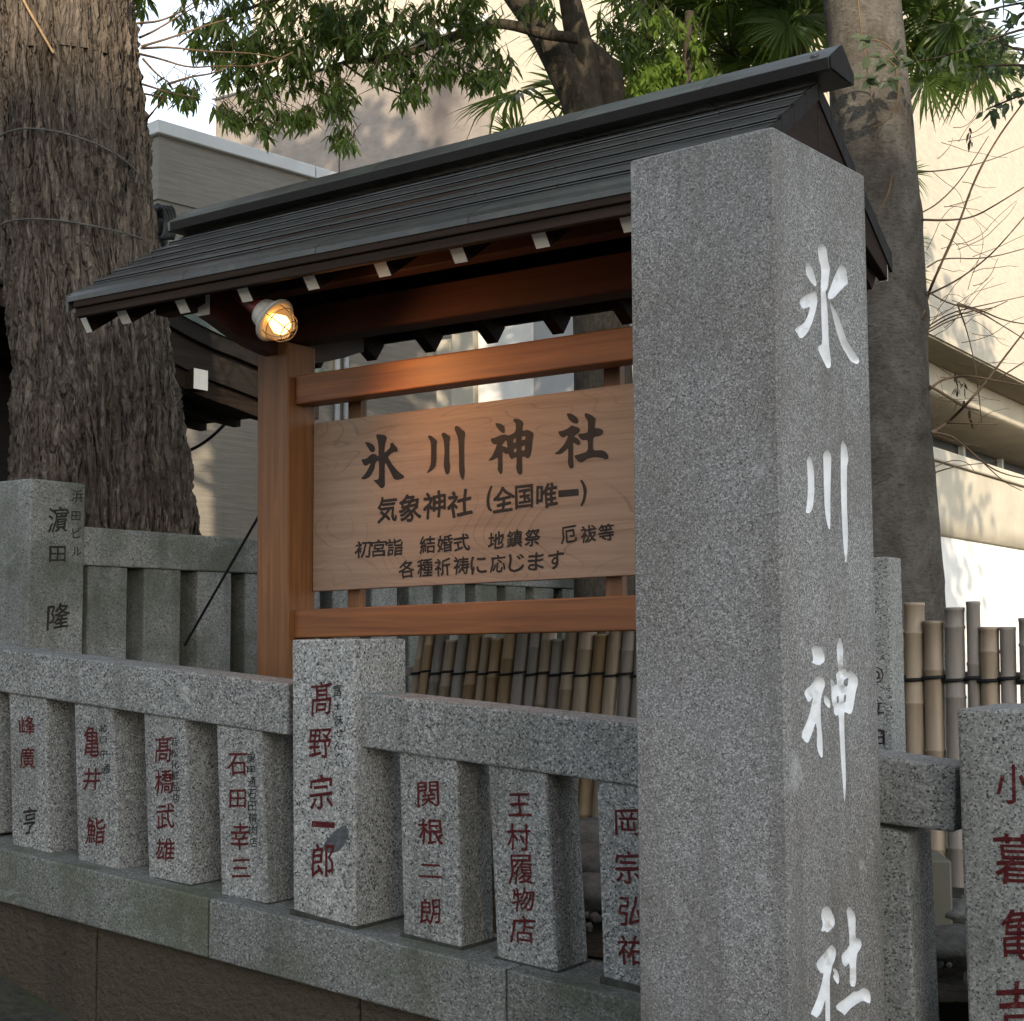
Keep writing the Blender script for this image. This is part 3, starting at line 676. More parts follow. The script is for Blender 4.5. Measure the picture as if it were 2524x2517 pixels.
def kiosk():
    T = thing('sign_stand', 'roofed wooden notice stand with copper roof holding the shrine signboard', 'notice stand', K)
    XL, XR = -.60, 1.97; YF, YR, YB = -.49, .075, .65
    lean = .0015
    zf = lambda x: 2.742 + (x + .6) * lean; zr = lambda x: 3.092 + (x + .6) * .018
    # posts
    for x0 in (-.150, 1.553):
        bm = bmesh.new(); l = .006
        hexa(bm, [(x0 + .008, 0, INNER - .1), (x0 + .158, 0, INNER - .1), (x0 + .158, .145, INNER - .1), (x0 + .008, .145, INNER - .1),
                  (x0 - .008, 0, 2.612), (x0 + .142, 0, 2.612), (x0 + .142, .145, 2.612), (x0 - .008, .145, 2.612)])
        bevel(bm, .006, 2); obj('post', bm, w_beam_z, T)
    def rail(z0l, z1l, z0r, z1r, y0, y1, name='rail', mat=w_beam_x, xa=.0, xb=1.55):
        s = lambda a, b, x: a + (b - a) * (x / 1.37)
        bm = bmesh.new()
        hexa(bm, [(xa, y0, s(z0l, z0r, xa)), (xb, y0, s(z0l, z0r, xb)), (xb, y1, s(z0l, z0r, xb)), (xa, y1, s(z0l, z0r, xa)),
                  (xa, y0, s(z1l, z1r, xa)), (xb, y0, s(z1l, z1r, xb)), (xb, y1, s(z1l, z1r, xb)), (xa, y1, s(z1l, z1r, xa))])
        bevel(bm, .005, 2); return obj(name, bm, mat, T)
    rail(2.389, 2.493, 2.402, 2.506, .03, .12)
    rail(1.559, 1.658, 1.575, 1.682, .03, .12)
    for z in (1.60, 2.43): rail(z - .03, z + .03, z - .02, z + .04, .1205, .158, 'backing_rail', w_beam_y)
    for u in (880, 1513):
        xb_ = K.xz(u, 1010 if u < 1000 else 940, .175)[0]
        obj('batten', bbox_bm(xb_ - .03, xb_ + .03, .160, .195, 1.58, 2.47, .003), w_beam_z, T)
    # board: hangs in front of the battens
    yb0 = .085
    q = [K.xz(*p, .125) for p in ((775, 1043), (1556, 945), (1562, 1418), (775, 1458))]
    s1 = (q[1][1] - q[0][1]) / (q[1][0] - q[0][0]); s0 = (q[2][1] - q[3][1]) / (q[2][0] - q[3][0])
    xa, xb = -.0, 1.548; fz = lambda x, p, s: p[1] + s * (x - p[0])
    xs = [xa + .003, xb - .003]
    S = thing('signboard', 'plain wooden board lettered 氷川神社 in black, hung between two rails', 'signboard', K)
    bm = bmesh.new(); yf, yk = .125, .155
    hexa(bm, [(xs[0], yf, fz(xs[0], q[3], s0)), (xs[1], yf, fz(xs[1], q[3], s0)), (xs[1], yk, fz(xs[1], q[3], s0)), (xs[0], yk, fz(xs[0], q[3], s0)),
              (xs[0], yf, fz(xs[0], q[0], s1)), (xs[1], yf, fz(xs[1], q[0], s1)), (xs[1], yk, fz(xs[1], q[0], s1)), (xs[0], yk, fz(xs[0], q[0], s1))])
    bevel(bm, .003, 2); obj('board', bm, board_wood(), S)
    za = lambda pts: [(860 + x / 5.8545, 1040 + y / 5.8545) for x, y in pts]; zb = lambda pts: [(1190 + x / 5.8545, 1000 + y / 5.8545) for x, y in pts]
    big = [
     [za([(398,178),(470,180),(545,205),(550,250),(525,320),(515,440),(530,440),(600,370),(600,310),(640,298),(665,340),(700,370),(708,410),(690,440),(660,430),(600,470),(570,500),(580,530),(640,630),(720,720),(812,790),(770,820),(700,840),(650,825),(620,760),(580,680),(535,595),(522,600),(520,820),(525,920),(490,960),(460,955),(420,905),(350,840),(420,835),(437,800),(437,600),(430,570),(415,560),(385,600),(370,680),(310,790),(240,832),(172,825),(240,750),(290,660),(325,590),(235,645),(185,560),(190,540),(250,535),(330,465),(380,462),(415,490),(432,500),(428,300),(400,230)])],
     [za([(232,292),(290,295),(350,325),(382,375),(380,420),(345,445),(310,425),(270,360)])],
     [za([(1140,200),(1190,198),(1235,235),(1280,280),(1265,330),(1265,560),(1250,650),(1190,710),(1115,748),(1160,680),(1185,600),(1190,420),(1185,290),(1150,230)])],
     [za([(1335,185),(1355,155),(1395,158),(1420,180),(1460,205),(1465,240),(1452,290),(1450,560),(1465,640),(1455,725),(1425,765),(1395,740),(1372,650),(1375,560),(1385,420),(1370,260)])],
     [za([(1530,70),(1560,55),(1600,75),(1625,105),(1675,140),(1682,190),(1665,250),(1665,640),(1675,700),(1665,800),(1645,845),(1610,790),(1592,700),(1592,500),(1585,290),(1565,190),(1530,120)])],
     [zb([(178,252),(250,255),(300,285),(320,320),(318,390),(290,398),(245,365),(205,310)])],
     [zb([(270,420),(330,415),(370,435),(480,380),(480,260),(440,215),(455,188),(500,190),(560,210),(590,260),(575,300),(570,370),(640,345),(700,370),(735,400),(725,460),(715,540),(695,700),(665,755),(635,760),(600,730),(565,735),(570,880),(570,970),(545,998),(505,980),(480,890),(492,830),(495,740),(455,750),(415,775),(390,740),(375,690),(340,700),(285,665),(282,740),(288,940),(265,998),(235,960),(215,920),(222,860),(222,740),(150,785),(75,795),(130,740),(180,640),(210,550),(160,560),(125,520),(118,475),(170,465),(240,435)]),
      zb([(345,490),(355,560),(358,610),(320,590),(275,582),(300,530)]), zb([(440,490),(475,470),(485,480),(478,530),(445,545)]), zb([(560,445),(615,437),(620,490),(560,500)]), zb([(560,590),(612,562),(608,645),(558,650)]), zb([(448,625),(492,615),(488,668),(446,678)])],
     [zb([(1208,112),(1270,112),(1340,150),(1378,200),(1380,240),(1355,265),(1300,250),(1240,195)])],
     [zb([(1290,282),(1330,300),(1390,320),(1405,350),(1390,390),(1330,430),(1318,460),(1345,455),(1400,500),(1410,545),(1390,572),(1350,560),(1305,520),(1303,700),(1310,840),(1315,880),(1280,915),(1250,890),(1230,830),(1235,740),(1235,600),(1190,650),(1120,700),(1025,700),(1090,655),(1170,570),(1225,470),(1235,425),(1160,465),(1110,430),(1090,370),(1150,365),(1230,330),(1265,300)])],
     [zb([(1470,140),(1480,105),(1540,120),(1590,150),(1632,190),(1620,240),(1615,330),(1670,322),(1735,350),(1745,385),(1720,420),(1680,440),(1600,450),(1590,540),(1595,650),(1720,640),(1780,670),(1815,720),(1810,760),(1780,782),(1720,755),(1620,740),(1520,760),(1430,822),(1390,815),(1330,750),(1325,720),(1400,700),(1520,660),(1520,495),(1440,500),(1400,470),(1372,410),(1460,400),(1520,385),(1520,220),(1490,185)])]]
    for grp in ((0, 1), (2, 3, 4), (5, 6), (7, 8, 9)):          # the four large characters
        bm = bmesh.new()
        for i in grp: fill_loops(bm, [chaikin([K.xz(*p, yf) for p in lp]) for lp in big[i]], lambda a, z: (a, yf - .0015, z))
        bmesh.ops.recalc_face_normals(bm, faces=bm.faces)
        obj('large_character', bm, black_ink, S)
    pj = lambda u, v: K.xz(u, v, yf); pl = lambda a, z: (a, yf - .0012, z)
    inscription('second_line_lettering', [('気', 955, 1256, 48, 62), ('象', 1011, 1251, 52, 66), ('神', 1071, 1244, 54, 64), ('社', 1133.5, 1241, 58, 64), ('(', 1206.5, 1232, 13, 60), ('全', 1241, 1231, 52, 60),
        ('国', 1293, 1225, 42, 56), ('唯', 1348, 1221, 50, 60), ('一', 1403, 1215, 48, 14), (')', 1438.6, 1214, 13, 62)], pj, pl, black_ink, S, .03, .07)
    inscription('third_line_lettering', [(c, u, v, 38, 41) for c, u, v in (('初', 895, 1354.5), ('宮', 934, 1351.5), ('詣', 974, 1348.5), ('結', 1054, 1343), ('婚', 1097, 1340), ('式', 1138, 1337.5),
        ('地', 1223, 1332), ('鎮', 1268.5, 1328), ('祭', 1313, 1325), ('厄', 1402, 1318), ('祓', 1451, 1316), ('等', 1495, 1312.5))], pj, pl, black_ink, S, .024, .07)
    inscription('fourth_line_lettering', [(c, u, v, 38, 43) for c, u, v in (('各', 1003.5, 1403), ('種', 1048, 1400), ('祈', 1091.5, 1398), ('祷', 1137, 1394), ('に', 1180, 1393), ('応', 1228, 1389),
        ('じ', 1274, 1387), ('ま', 1321.5, 1384), ('す', 1371, 1380))], pj, pl, black_ink, S, .022, .07)

    # roof ------------------------------------------------------------
    def slope_pt(x, t, up, front=True):
        """t 0 at the eave, 1 at the ridge; up = height over the roof plane"""
        y = YF + (YR - YF) * t if front else YB + (YR - YB) * t
        return (x, y, zf(x) + (zr(x) - zf(x)) * t + up)
    # under-boarding
    for front in (True, False):
        bm = bmesh.new()
        c = [slope_pt(XL + .03, 0.02, .0, front), slope_pt(XR - .03, 0.02, .0, front), slope_pt(XR - .03, 1, .0, front), slope_pt(XL + .03, 1, .0, front)]
        c2 = [(p[0], p[1], p[2] + .012) for p in c]
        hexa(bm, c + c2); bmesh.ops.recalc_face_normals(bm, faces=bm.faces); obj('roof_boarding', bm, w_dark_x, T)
    # stepped sheet courses
    N = 6; t_edges = [0, .21] + [.21 + (1 - .21) * (k + 1) / (N - 1) for k in range(N - 1)]
    for front in (True, False):
        for k in range(N):
            t0, t1 = t_edges[k], t_edges[k + 1]
            x = XL + (0 if k else -.012); first = True; step = .58
            off = (k * .23) % step
            cuts = [XL] + [XL + off + step * j for j in range(0, 6) if XL + .08 < XL + off + step * j < XR - .08] + [XR]
            for a, b in zip(cuts, cuts[1:]):
                bm = bmesh.new(); g_ = .0012
                u0 = .0290; u1 = .013
                dy = .0
                P = lambda x_, t, u: slope_pt(x_, t, u, front)
                if k == 0:
                    # eave course, rolled over the edge
                    prof = [(t1 + .02, u1), (.03, .024), (-.012, .019), (-.014, .010)]
                else:
                    prof = [(min(1, t1 + .02), u1), (t0 - .016, u0), (t0 - .017, u0 - .003), (t0 + .04, u0 - .017)]
                w1 = rng.uniform(-.0007, .0007)
                rowa = [bm.verts.new(P(a + g_, t, u + w1)) for t, u in prof]; rowb = [bm.verts.new(P(b - g_, t, u - w1)) for t, u in prof]
                rowa2 = [bm.verts.new(P(a + g_, t, u + w1 - .008)) for t, u in prof]; rowb2 = [bm.verts.new(P(b - g_, t, u - w1 - .008)) for t, u in prof]
                for j in range(len(prof) - 1):
                    bm.faces.new((rowa[j], rowb[j], rowb[j + 1], rowa[j + 1])); bm.faces.new((rowa2[j], rowa2[j + 1], rowb2[j + 1], rowb2[j]))
                    bm.faces.new((rowa[j], rowa[j + 1], rowa2[j + 1], rowa2[j])); bm.faces.new((rowb[j], rowb2[j], rowb2[j + 1], rowb[j + 1]))
                bm.faces.new((rowa[-1], rowb[-1], rowb2[-1], rowa2[-1]))
                bmesh.ops.recalc_face_normals(bm, faces=bm.faces)
                obj('roof_sheet', bm, m_roof, T)
    # ridge cap: a box with sloping top, in joined lengths
    RX0, RX1 = XL - .02, XR + .08
    cuts = [RX0, -.33, .02, .37, .72, 1.2, 1.65, RX1]
    for a, b in zip(cuts, cuts[1:]):
        g_ = .0015; h = lambda x: zr(x)
        bm = bmesh.new(); prof = [(-.086, -.014), (-.090, .018), (0, .082), (.090, .018), (.086, -.014)]
        r0 = [bm.verts.new((a + g_, YR + y, h(a) + z + .03)) for y, z in prof]; r1 = [bm.verts.new((b - g_, YR + y, h(b) + z + .03)) for y, z in prof]
        for j in range(4): bm.faces.new((r0[j], r1[j], r1[j + 1], r0[j + 1]))
        bm.faces.new((r0[4], r1[4], r1[0], r0[0])); bm.faces.new(r0[::-1]); bm.faces.new(r1)
        bmesh.ops.recalc_face_normals(bm, faces=bm.faces); obj('ridge_cap', bm, m_ridge, T)
    bm = bmesh.new(); box(bm, RX0 + .02, RX1 - .004, YR - .0935, YR - .0905, zr(0) + .012, zr(0) + .045)
    for v in bm.verts: v.co.z += v.co.x * .018
    obj('ridge_side', bm, m_fascia, T)
    for xe, sg in ((RX1, 1), (RX0, -1)):
        bm = bmesh.new(); pe = [(-.0855, -.0135), (-.0885, .018), (0, .0805), (.0885, .018), (.0855, -.0135)]
        l = [bm.verts.new((xe + sg * .0005, YR + y, zr(xe) + z + .03)) for y, z in pe]; r = [bm.verts.new((xe + sg * .004, YR + y, zr(xe) + z + .03)) for y, z in pe]
        bm.faces.new(l); bm.faces.new(r[::-1])
        for j in range(5): bm.faces.new((l[j], r[j], r[(j + 1) % 5], l[(j + 1) % 5]))
        bmesh.ops.recalc_face_normals(bm, faces=bm.faces); obj('ridge_end', bm, m_fascia, T)
    bm = bmesh.new(); bx_ = XR + .02; r_ = bmesh.ops.create_cone(bm, cap_ends=True, segments=16, radius1=.014, radius2=.011, depth=.008, matrix=Matrix.Translation((bx_, YR - .052, zr(bx_) + .0775)) @ Matrix.Rotation(radians(35), 4, 'X'))
    obj('bolt_head', bm, m_ridge, T, True)
    # end rake sheets and bargeboards
    for x0, x1, s in ((XL - .004, XL + .026, -1), (XR - .026, XR + .004, 1)):
        for front in (True, False):
            bm = bmesh.new()
            dE = -.15 if s < 0 else (-.20 if front else -.085); dR = -.13 if s < 0 else -.24; tE = .16 if s < 0 or front else .05
            c = [slope_pt(x0, tE, dE, front), slope_pt(x1, tE, dE, front), slope_pt(x1, 1, dR, front), slope_pt(x0, 1, dR, front)]
            c2 = [slope_pt(x0, -.0, -.004, front), slope_pt(x1, -.0, -.004, front), slope_pt(x1, 1, -.004, front), slope_pt(x0, 1, -.004, front)]
            c2[0] = slope_pt(x0, .055, -.02, front); c2[1] = slope_pt(x1, .055, -.02, front)
            eV = [Vector(c[0]), Vector(c[1]), Vector(c2[1]), Vector(c2[0])]
            hexa(bm, c + c2); bmesh.ops.recalc_face_normals(bm, faces=bm.faces); bevel(bm, .002)
            bb = obj('bargeboard', bm, w_dark_y, T)
            bm = bmesh.new(); dy = -.0025 if front else .0025
            vs = [bm.verts.new(p + Vector((0, dy, -.001))) for p in eV]
            bm.faces.new(vs); obj('painted_end', bm, white_paint, bb)
            # folded metal edge over the rake, in lapped lengths
            for k in range(N):
                t0, t1 = t_edges[k], t_edges[k + 1]
                bm = bmesh.new(); xa_, xb_ = (x0 - .006, x0 + .004) if s < 0 else (x1 - .004, x1 + .006)
                P = lambda x_, t, u: slope_pt(x_, t, u, front)
                hexa(bm, [P(xa_, t0, -.035), P(xb_, t0, -.035), P(xb_, t1 - .004, -.035), P(xa_, t1 - .004, -.035), P(xa_, t0, .025), P(xb_, t0, .025), P(xb_, t1 - .004, .017), P(xa_, t1 - .004, .017)])
                bmesh.ops.recalc_face_normals(bm, faces=bm.faces); obj('rake_trim', bm, m_roof if front and s < 0 else m_fascia, T)
    # eave fascias: two boards under the sheet edge
    for z0, z1, y0, y1, mt in ((-.026, .010, -.004, .02, w_dark_x), (-.058, -.027, .006, .03, w_dark_x)):
        for front in (True, False):
            if not front and z0 < -.04: continue
            bm = bmesh.new(); yy = (YF + y0, YF + y1) if front else (YB - y1, YB - y0)
            c = [(XL + .03, yy[0]), (XR - .03, yy[0]), (XR - .03, yy[1]), (XL + .03, yy[1])]
            hexa(bm, [(x, y, zf(x) + z0) for x, y in c] + [(x, y, zf(x) + z1) for x, y in c]); bevel(bm, .0025)
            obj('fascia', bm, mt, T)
    # rafters with white ends
    xr_ = K.xz(756, 670, -.44)[0]
    rx = [xr_ + .288 * k for k in range(-2, 6)]; rx[0] = K.xz(285, 765, -.44)[0] + .02
    rx = [xr_ - .288 * 3] + rx[1:] if False else rx
    rx = [xr_ + .288 * k for k in range(-3, 6)]
    for x in rx:
        if not XL + .04 < x < XR - .04: continue
        for front in (True, False):
            bm = bmesh.new(); hw = .0235
            t0, t1 = (.07, .97) if front else (.03, .97); up1, up0 = -.045, -.142
            c = [slope_pt(x - hw, t0 + .085, up0, front), slope_pt(x + hw, t0 + .085, up0, front), slope_pt(x + hw, t1, up0, front), slope_pt(x - hw, t1, up0, front)]
            c2 = [slope_pt(x - hw, t0, up1, front), slope_pt(x + hw, t0, up1, front), slope_pt(x + hw, t1, up1, front), slope_pt(x - hw, t1, up1, front)]
            hexa(bm, c + c2); bmesh.ops.recalc_face_normals(bm, faces=bm.faces)
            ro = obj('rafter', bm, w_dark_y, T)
            if front:
                bm = bmesh.new(); pr = slope_pt(x, t0, 0, True); y = YF + .02 + .0135
                e0 = Vector(c[0]); e1 = Vector(c[1]); e2 = Vector(c2[1]); e3 = Vector(c2[0])
                vs = [bm.verts.new(p + Vector((0, -.0015, -.0008))) for p in (e0, e1, e2, e3)]
                bm.faces.new(vs); obj('painted_end', bm, white_paint, ro)
    # purlins and cross arms
    def purlin(name, y0, y1, z0, z1, x0, x1, mat, ends=False):
        bm = bbox_bm(x0, x1, y0, y1, z0, z1, .004)
        for v in bm.verts: v.co.z += (v.co.x + .6) * lean
        o = obj(name, bm, mat, T)
    zt1 = 2.742 + .345 * ((-.19 + .49) / .565)
    purlin('front_purlin', -.235, -.165, zt1 - .205, zt1 - .115, -.44, XR - .1, w_red_x)
    purlin('top_beam', .02, .125, 2.615, 2.735, -.16, XR - .13, w_red_x)
    purlin('rear_purlin', .315, .385, zt1 - .205, zt1 - .115, -.44, XR - .1, w_red_x)
    purlin('ridge_pole', YR - .03, YR + .03, 2.90, 2.98, -.55, XR - .05, w_dark_x)
    bm = bmesh.new(); x = XR - .06
    vs = [[bm.verts.new((x + d, y, z)) for y, z in ((YR, zr(x) - .05), (YF + .12, zf(x) - .02), (YB - .12, zf(x) - .02))] for d in (0, .02)]
    bm.faces.new(vs[0][::-1]); bm.faces.new(vs[1])
    for j in range(3): bm.faces.new((vs[0][j], vs[0][(j + 1) % 3], vs[1][(j + 1) % 3], vs[1][j]))
    bmesh.ops.recalc_face_normals(bm, faces=bm.faces); obj('gable_board', bm, w_dark_y, T)
    for x0 in (-.150, 1.553):
        xc = x0 + .063
        # arm over the post, curved underside sweeping to the front and to the back
        prof = [(-.335, 2.745), (-.335, 2.655), (-.30, 2.645), (-.22, 2.615), (-.12, 2.585), (-.04, 2.572), (0.0, 2.570)]
        for sgn in (1, -1):
            bm = bmesh.new()
            pts = [((y if sgn > 0 else .145 - y), z) for y, z in prof] + ([(0.0, 2.745)] if sgn > 0 else [(.145, 2.745)])
            l = [bm.verts.new((xc - .028, y, z)) for y, z in pts]; r = [bm.verts.new((xc + .028, y, z)) for y, z in pts]
            bm.faces.new(l); bm.faces.new(r[::-1])
            for j in range(len(pts)): bm.faces.new((l[j], r[j], r[(j + 1) % len(pts)], l[(j + 1) % len(pts)]))
            bmesh.ops.recalc_face_normals(bm, faces=bm.faces)
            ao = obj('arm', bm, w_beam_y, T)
            if sgn > 0:
                bm = bmesh.new(); vs = [bm.verts.new(p) for p in ((xc - .028, -.3362, 2.657), (xc + .028, -.3362, 2.657), (xc + .028, -.3362, 2.743), (xc - .028, -.3362, 2.743))]
                bm.faces.new(vs); obj('painted_end', bm, white_paint, ao)
    # brace wire from the left post down through the rear fence
    C_ = thing('guy_wire', 'thin black wire slanting from the left sign post down to the rear stone fence', 'wire', K)
    p1 = K.w(-.145, .07, 2.085); p2 = plane_pt(466, 1572, B.o - B.Y * .0, B.Y) ; p2 = p2 + (p2 - p1) * .06
    bm = bmesh.new(); tube(bm, [K.loc(p1), K.loc(p2)], .0055, 6); obj('wire', bm, wire_m, C_)
    return T
kiosk()

# ------------------------------------------------------------------ lamp under the eave
def lamp():
    c = K.xz(672, 786, -.36); P = K.w(c[0], -.36, c[1])
    T = thing('outdoor_lamp', 'lit bulkhead lamp in a wire cage on a red arm under the left eave', 'lamp', loc=P)
    a0 = K.w(*(lambda q: (q[0], -.22, q[1]))(K.xz(560, 705, -.22))) - P
    ax = Vector((.72, -.34, -.58)).normalized()                       # direction the lamp points
    rot = ax.to_track_quat('Z', 'X').to_matrix().to_4x4()
    red = flat('red_brown_painted_arm', (.16, .025, .022), .45, .4, .2, 20)
    body_m = flat('aged_white_enamel', (.40, .37, .32), .4, .5, .2, 14)
    bm = bmesh.new(); b0 = -ax * .05
    tube(bm, [a0, a0 * .5 + b0 * .5, b0], [.021, .024, .03], 12); obj('arm', bm, red, T, True)
    def lathe(prof, n=32, cap=True):
        bm = bmesh.new(); rs = [[bm.verts.new(rot @ Vector((cos(2 * pi * k / n) * r, sin(2 * pi * k / n) * r, z))) for k in range(n)] for r, z in prof]
        for i in range(len(rs) - 1):
            for k in range(n): bm.faces.new((rs[i][k], rs[i][(k + 1) % n], rs[i + 1][(k + 1) % n], rs[i + 1][k]))
        return bm
    R = .078
    obj('housing', lathe([(.001, -.062), (.03, -.06), (.046, -.05), (.052, -.03), (.054, -.004), (R * .98, .004), (R, .010), (R * .97, .015), (R * .8, .013)]), body_m, T, True)
    obj('reflector', lathe([(R * .8, .0135), (.05, .0), (.02, -.012), (.001, -.014)]), flat('grey_reflector', (.3, .28, .25), .3, .6, .1), T, True)
    g = M('lamp_glass', .05, .5); g.b.inputs['Transmission Weight'].default_value = 1; g.b.inputs['Base Color'].default_value = (1, .93, .85, 1); g.b.inputs['IOR'].default_value = 1.25
    obj('glass_globe', lathe([(.052, .012), (.053, .03), (.048, .052), (.035, .070), (.016, .079), (.001, .081)]), g.m, T, True)
    e = M('glowing_bulb'); e.b.inputs['Emission Color'].default_value = (1, .50, .14, 1); e.b.inputs['Emission Strength'].default_value = 2.6; e.b.inputs['Base Color'].default_value = (1, .8, .5, 1)
    obj('bulb', lathe([(.012, .0), (.02, .018), (.027, .034), (.024, .050), (.012, .060), (.001, .063)], 20), e.m, T, True)
    cage = flat('cage_wire', (.24, .17, .10), .4, .5, .2)
    bm = bmesh.new()
    for k in range(3):
        an = pi * k / 3 + .3
        arc = [(.058, .012), (.0595, .035), (.052, .062), (.035, .081), (.0, .092)]
        pts = [rot @ Vector((cos(an) * r, sin(an) * r, z)) for r, z in arc] + [rot @ Vector((-cos(an) * r, -sin(an) * r, z)) for r, z in arc[::-1][1:]]
        tube(bm, smooth_line(pts, 1), .0019, 6)
    for r, z in ((.0595, .035), (.036, .080)):
        tube(bm, [rot @ Vector((cos(2 * pi * k / 28) * r, sin(2 * pi * k / 28) * r, z)) for k in range(29)], .0019, 6)
    obj('wire_cage', bm, cage, T, True)
    L = bpy.data.lights.new('lamp_light', 'SPOT'); L.energy = 7.0; L.color = (1, .44, .14); L.shadow_soft_size = .03; L.spot_size = radians(168); L.spot_blend = 1.0
    lo = bpy.data.objects.new('lamp_light', L); COL.objects.link(lo); lo.parent = T; lo.location = ax * .105; lo.rotation_euler = ax.to_track_quat('-Z', 'Y').to_euler()
lamp()

# ------------------------------------------------------------------ bamboo screen
def bamboo():
    a = at(1010, 1655, 6.3); b = at(1565, 1655, 5.6)
    d = (b - a); d.z = 0; rot = atan2(d.y, d.x); fr = Frame((a.x, a.y, 0), rot)
    T = thing('bamboo_fence', 'low screen of old split bamboo poles tied with black twine', 'bamboo fence', fr)
    mats = [wood('bamboo_tan', (.43, .34, .24), (.25, .19, .13), 2, .5, .5, .4), wood('bamboo_grey', (.34, .30, .26), (.18, .155, .13), 2, .5, .55, .35), wood('bamboo_ochre', (.40, .28, .15), (.25, .165, .09), 2, .5, .5, .4)]
    zt_ = fr.xz(1010, 1655)[1]; zt2 = fr.xz(2400, 1672)[1]
    def pole(x, r, z0, z1, lean, mat, y=0):
        bm = bmesh.new(); n = 10
        zs = [z0]; z = z0 + rng.uniform(.05, .25)
        while z < z1 - .05: zs.append(z); z += rng.uniform(.22, .34)
        prof = [(z0, r)]
        for zz in zs[1:]:
            prof += [(zz - .007, r), (zz - .002, r * 1.09), (zz + .002, r * 1.09), (zz + .007, r * .985)]
        prof += [(z1 - .012, r), (z1 - .010, r * 1.06), (z1 - .001, r * 1.05), (z1, r * .9), (z1, r * .78), (z1 - .02, r * .76)]
        rings = [[bm.verts.new((x + (zz - zt_) * lean + cos(2 * pi * k / n) * q, y + sin(2 * pi * k / n) * q, zz)) for k in range(n)] for zz, q in prof]
        for i in range(len(rings) - 1):
            for k in range(n): bm.faces.new((rings[i][k], rings[i][(k + 1) % n], rings[i + 1][(k + 1) % n], rings[i + 1][k]))
        bm.faces.new(rings[-1])
        o = obj('bamboo_pole', bm, mat, T, True); return x, r
    ends = []
    x = fr.xz(1020, 1655)[0]; xe = fr.xz(2222, 1655)[0]
    while x < xe - .03:
        k = (x + .0) / xe; r = rng.uniform(.021, .031) * (1 + .3 * k)
        ends.append(pole(x + r, r, INNER + .06, 1.60 + rng.uniform(-.05, .05), .20 * (1 - k * .9) + rng.uniform(-.01, .01), mats[rng.choice([0, 0, 1, 2, 1, 0])], rng.uniform(-.006, .006)))
        x += 2 * r + .003
    for u0, u1, v, mi in ((2227, 2275, 1485, 0), (2276, 2324, 1530, 0), (2327, 2375, 1497, 1), (2379, 2413, 1482, 1), (2413, 2460, 1545, 0), (2462, 2502, 1545, 1), (2508, 2552, 1523, 1), (2556, 2600, 1540, 0), (2604, 2650, 1510, 1)):
        p0 = fr.xz(u0, v)[0]; p1, z1 = fr.xz(u1, v); r = (p1 - p0) / 2 * .98
        ends.append(pole((p0 + p1) / 2, r, INNER + .05, z1, .012, mats[mi], rng.uniform(-.004, .004)))
    bm = bmesh.new()
    for i, (x, r) in enumerate(ends):
        zz = zt_ + (zt2 - zt_) * min(1, x / 2.6) + (.004 if i % 2 else -.004)
        pts = [(x + cos(t) * (r + .004), sin(t) * (r + .004), zz + t * .002) for t in np.linspace(-pi, 0, 9)]
        tube(bm, pts, .005 + .0015 * (x > 1.9), 6)
    obj('twine', bm, wire_m, T, True)
    obj('batten', bbox_bm(-.1, ends[-1][0] + .1, .045, .07, zt_ - .02, zt_ + .02, .003), mats[1], T)
bamboo()

# ------------------------------------------------------------------ small things behind the fence
def utility_box():
    p = at(2342, 2118, 4.2); fr = Frame((p.x, p.y, 0), -A)
    bx = obj('ground_box', bbox_bm(-.26, 0, -.02, .16, p.z - .38, p.z, .006), flat('beige_grey_metal', (.15, .135, .10), .6, .3, .1, 5))
    bx.location = fr.o; bx.rotation_euler = (0, 0, fr.rot + radians(28)); tag(bx, 'beige metal box on the soil between baluster and bamboo fence', 'metal box')
utility_box()
def rocks():
    rm = M('grey_rock', .9, .15); n = rm.noise(14, rm.rvec(), 6, .7); rm.set('Base Color', rm.ramp(n, [(.3, (.05, .05, .045)), (.7, (.17, .165, .15))])); rm.bump(n, .8, .02)
    spots = [((1465, 2070), 4.95, .12, 'pale flat stone seen through the gap left of the half-hidden baluster'), ((1460, 2130), 4.8, .11, 'rounded grey stone in the middle of the gap beside the half-hidden baluster'),
             ((1468, 2200), 4.65, .12, 'dark rounded stone lowest in the gap beside the half-hidden baluster'), ((2352, 2330), 3.95, .09, 'angular broken stone on the soil below the beige metal box'),
             ((2345, 2245), 4.25, .06, 'small stone at the foot of the bamboo near the beige box')]
    for i, ((u, v), Y, s, lb) in enumerate(spots):
        bm = bmesh.new(); bmesh.ops.create_icosphere(bm, subdivisions=4, radius=1)
        P = np.array([v_.co[:] for v_ in bm.verts]); d = 1 + .35 * fbm(P[:, 0] * 1.1 + i * 9, P[:, 1] * 1.1, P[:, 2] * 1.1, 4)
        P = P * d[:, None] * np.array([s * 1.3, s, s * .62])
        for v_, q in zip(bm.verts, P): v_.co = q
        o = obj('rock', bm, rm.m, None, True); o.location = at(u, v, Y); o.rotation_euler = (0, 0, i * 1.1); tag(o, lb, 'rock', 'stones behind the fence')
    # gravel and crumbs
    bm = bmesh.new()
    for k in range(500):
        x, y = rng.uniform(-.6, 2.6), rng.uniform(.32, 1.6); r = rng.uniform(.006, .022)
        r_ = bmesh.ops.create_icosphere(bm, subdivisions=1, radius=r, matrix=Matrix.Translation((x, y, INNER + rng.uniform(0, .04))) @ Matrix.Rotation(rng.uniform(0, 3), 4, 'Y'))
        for v_ in r_['verts']: v_.co.z += rng.uniform(-.2, .2) * r
    o = obj('gravel', bm, rm.m); o.location = F.o; o.rotation_euler = (0, 0, F.rot); tag(o, 'loose stones and crumbs on the dark soil behind the fence', 'gravel', kind='stuff')
rocks()

